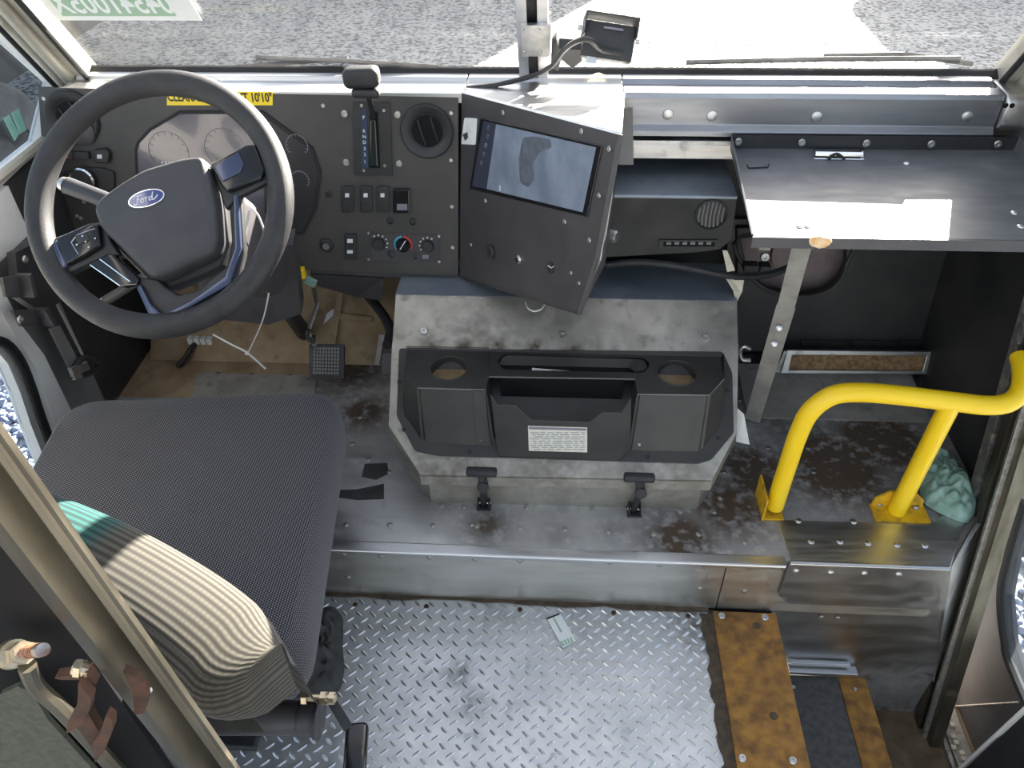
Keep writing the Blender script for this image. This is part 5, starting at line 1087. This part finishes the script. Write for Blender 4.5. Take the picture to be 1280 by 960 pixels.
b = NB(); tube(b, smooth_path([at(34, 832, Y=YB+.012), at(46, 858, Y=YB+.012), at(80, 890, Y=YB+.012), at(140, 956, Y=YB+.012), at(190, 1010, Y=YB+.012)], 4), .009, 8); mk('board_edge', b, post_m, pw, True)
bo = thing('stud_bolt', 'zinc plated stud bolt with nut on the bulkhead panel', 'bolt', tuple(at(20, 816, Y=YB+.02)))
c0, c1 = at(14, 818, Y=YB+.03), at(54, 812, Y=YB-.025); d = c1-c0
b = NB(); cyl(b, c0, c0+d*.18, .0155, .0145, 20); mk('washer', b, zinc, bo, True)
b = NB(); cyl(b, c0+d*.18, c0+d*.5, .0115, None, 6); mk('nut', b, zinc, bo)
b = NB(); cyl(b, c0+d*.4, c1, .0062, None, 14)
for k in range(6): q0 = c0+d*(.56+k*.06); cyl(b, q0, q0+d*.03, .0068, None, 14)
mk('thread', b, mat('rusty_thread', (.32, .12, .05), (.5, .3, .2), 80, .5, None, .7), bo)
b = NB(); cyl(b, c1-d*.14, c1, .0068, .006, 14); mk('stud_end', b, steel, bo)
hk = thing('rusty_hook', 'rusty bent iron hook latch on the bulkhead post', 'hook', tuple(at(110, 935, Y=YB)))
def hkp(px, y0): return [at(*p, Y=y0) for p in px]
for poly in (((68, 848), (108, 840), (120, 856), (104, 850), (76, 850)), ((104, 842), (120, 860), (118, 876), (106, 894), (88, 906), (92, 888), (102, 872), (104, 854)), ((87, 898), (106, 884), (124, 916), (126, 940), (118, 940)), ((138, 882), (146, 888), (146, 900), (136, 926), (124, 942), (122, 916), (130, 906))):
    b = NB(); quadprism(b, hkp(poly, YB-.035)[::-1], .010); mk('hook_bar', b, rust, hk)
b = NB(); cyl(b, at(92, 834, Y=YB-.03), at(112, 838, Y=YB-.03), .007, None, 10); cyl(b, at(96, 835, Y=YB-.03), at(104, 836, Y=YB-.03), .009, None, 6); mk('hook_bolt', b, zinc, hk)
ck = thing('post_clip', 'small rusted clip with a bright rivet on the groove of the post', 'clip', tuple(at(178, 885, Y=YB)))
b = NB(); quadprism(b, hkp(((158, 830), (176, 838), (190, 862), (184, 882), (172, 884), (170, 858)), YB-.012)[::-1], .008); mk('clip_plate', b, rust, ck); inst('rivet', SCRS, orient(at(186, 862, Y=YB-.013), (0, -1, .5)), ck)
# ================================================================ WINDSHIELD STICKER, WIPERS
fws = Fr(wsp(0, 0, -.012), (1, 0, 0), ws_dir)
wst = thing('windshield_sticker', 'white and green stock number sticker seen reversed on the driver windshield', 'sticker', tuple(fws.pt(160, 22)))
u0, v0 = fws.uv(78, 25); u1, _ = fws.uv(250, 21); hgt_ = .115
b = NB(); prism(b, [(u0-.012, v0), (u1, v0), (u1, v0+hgt_), (u0-.012, v0+hgt_)], 0, .001, fws.m); mk('backing', b, sticker_w, wst)
b = NB(); prism(b, [(u0+.01, v0+.014), (u1-.05, v0+.014), (u1-.05, v0+.085), (u0+.01, v0+.085)], .001, .0013, fws.m); mk('green_field', b, sticker_g, wst)
for wd, k in (('0454', .78), ('1005X', .30)):
    b = NB(); text_bm(b, wd, .085, fws.m @ M.Translation((u0+(u1-u0-.04)*k, v0+.050, .0015)), .0002, -.66, .0015); mk('number', b, sticker_w, wst)
def wiper(label, blade, arm):
    w = thing('wiper', label, 'wiper', tuple(fws.pt(*arm[0], -.03)), 'windshield wipers')
    b = NB(); tube(b, [fws.pt(x, y, -.02) for x, y in blade], .006, 6); mk('blade', b, rubber, w)
    b = NB(); tube(b, [fws.pt(x, y, -.035) for x, y in arm], .006, 6); mk('arm', b, black_pl, w)
wiper('black wiper resting on the driver windshield pane', ((320, 72), (430, 76), (548, 84)), ((250, 88), (340, 80), (435, 73)))
wiper('black wiper resting on the passenger windshield pane', ((858, 78), (1030, 74), (1200, 73)), ((1215, 80), (1130, 68), (1030, 70)))
# ================================================================ OUTSIDE VEHICLES
def wheel(par, c, r, axis):
    b = NB(); lathe(b, [(r*.55, -.12), (r*.9, -.13), (r, -.1), (r, .1), (r*.9, .13), (r*.55, .12)], orient(c, axis), 28); mk('tire', b, tire_m, par, True)
    b = NB(); lathe(b, [(0, .05), (r*.25, .08), (r*.35, .03), (r*.55, .11), (r*.55, -.1), (0, -.1)], orient(c, axis), 24); mk('wheel_rim', b, black_pl, par, True)
def truck(x0, x1, y0, y1, h, label, cabw):
    t = thing('unseen_truck', label, 'truck', ((x0+x1)/2, (y0+y1)/2, GZ)); z0 = GZ+.7
    b = NB(); box(b, ((x0+x1+cabw)/2, (y0+y1)/2, (z0+GZ+h)/2+.05), (x1-x0-cabw, y1-y0, h-.7), None, .05); mk('box_body', b, truck_m, t)
    b = NB(); box(b, (x0+cabw/2, (y0+y1)/2, GZ+.3+h*.32), (cabw, (y1-y0)*.92, h*.66), None, .15, 3); mk('cab', b, truck_m, t)
    b = NB(); box(b, (x0+cabw*.45, y0+(y1-y0)*.03, GZ+h*.6), (cabw*.6, .05, h*.2)); mk('cab_window', b, black_gloss, t)
    b = NB(); box(b, ((x0+x1)/2, (y0+y1)/2, GZ+.62), (x1-x0-.4, (y1-y0)*.5, .2)); mk('chassis', b, black_pl, t)
    for wx in (x0+1.2, x1-.8):
        for wy in (y0+.15, y1-.15): wheel(t, V((wx, wy, GZ+.45)), .45, (0, -1 if wy < (y0+y1)/2 else 1, 0))
truck(-7.5, 1.5, 12, 14.3, 4.25, 'unseen grey box truck ahead of the windshield, placed to shade the yard', 1.7)  # out of view; height and cab end set so its shadow covers the neighbour's tyre
truck(4.7, 6.6, 11, 12.8, 1.75, 'unseen low grey van ahead on the passenger side, placed to shade the yard', .9)  # out of view; stands there to cast the shadow on the passenger side
nb = thing('neighbour_vehicle', 'pale vehicle with a dark tyre parked beyond the driver window', 'vehicle', (-3.6, 4.6, GZ))
cw = at(-14, 180, X=-3.4); wheel(nb, V((cw.x, cw.y, GZ+.46)), .46, (1, 0, 0))
b = NB(); box(b, (-4.6, 6.2, GZ+1.75), (2.0, 5.0, 1.5), None, .08); mk('body', b, truck_m, nb)
b = NB(); box(b, (-4.6, 5.0, GZ+.7), (1.4, 4.6, .3)); mk('chassis', b, black_pl, nb)
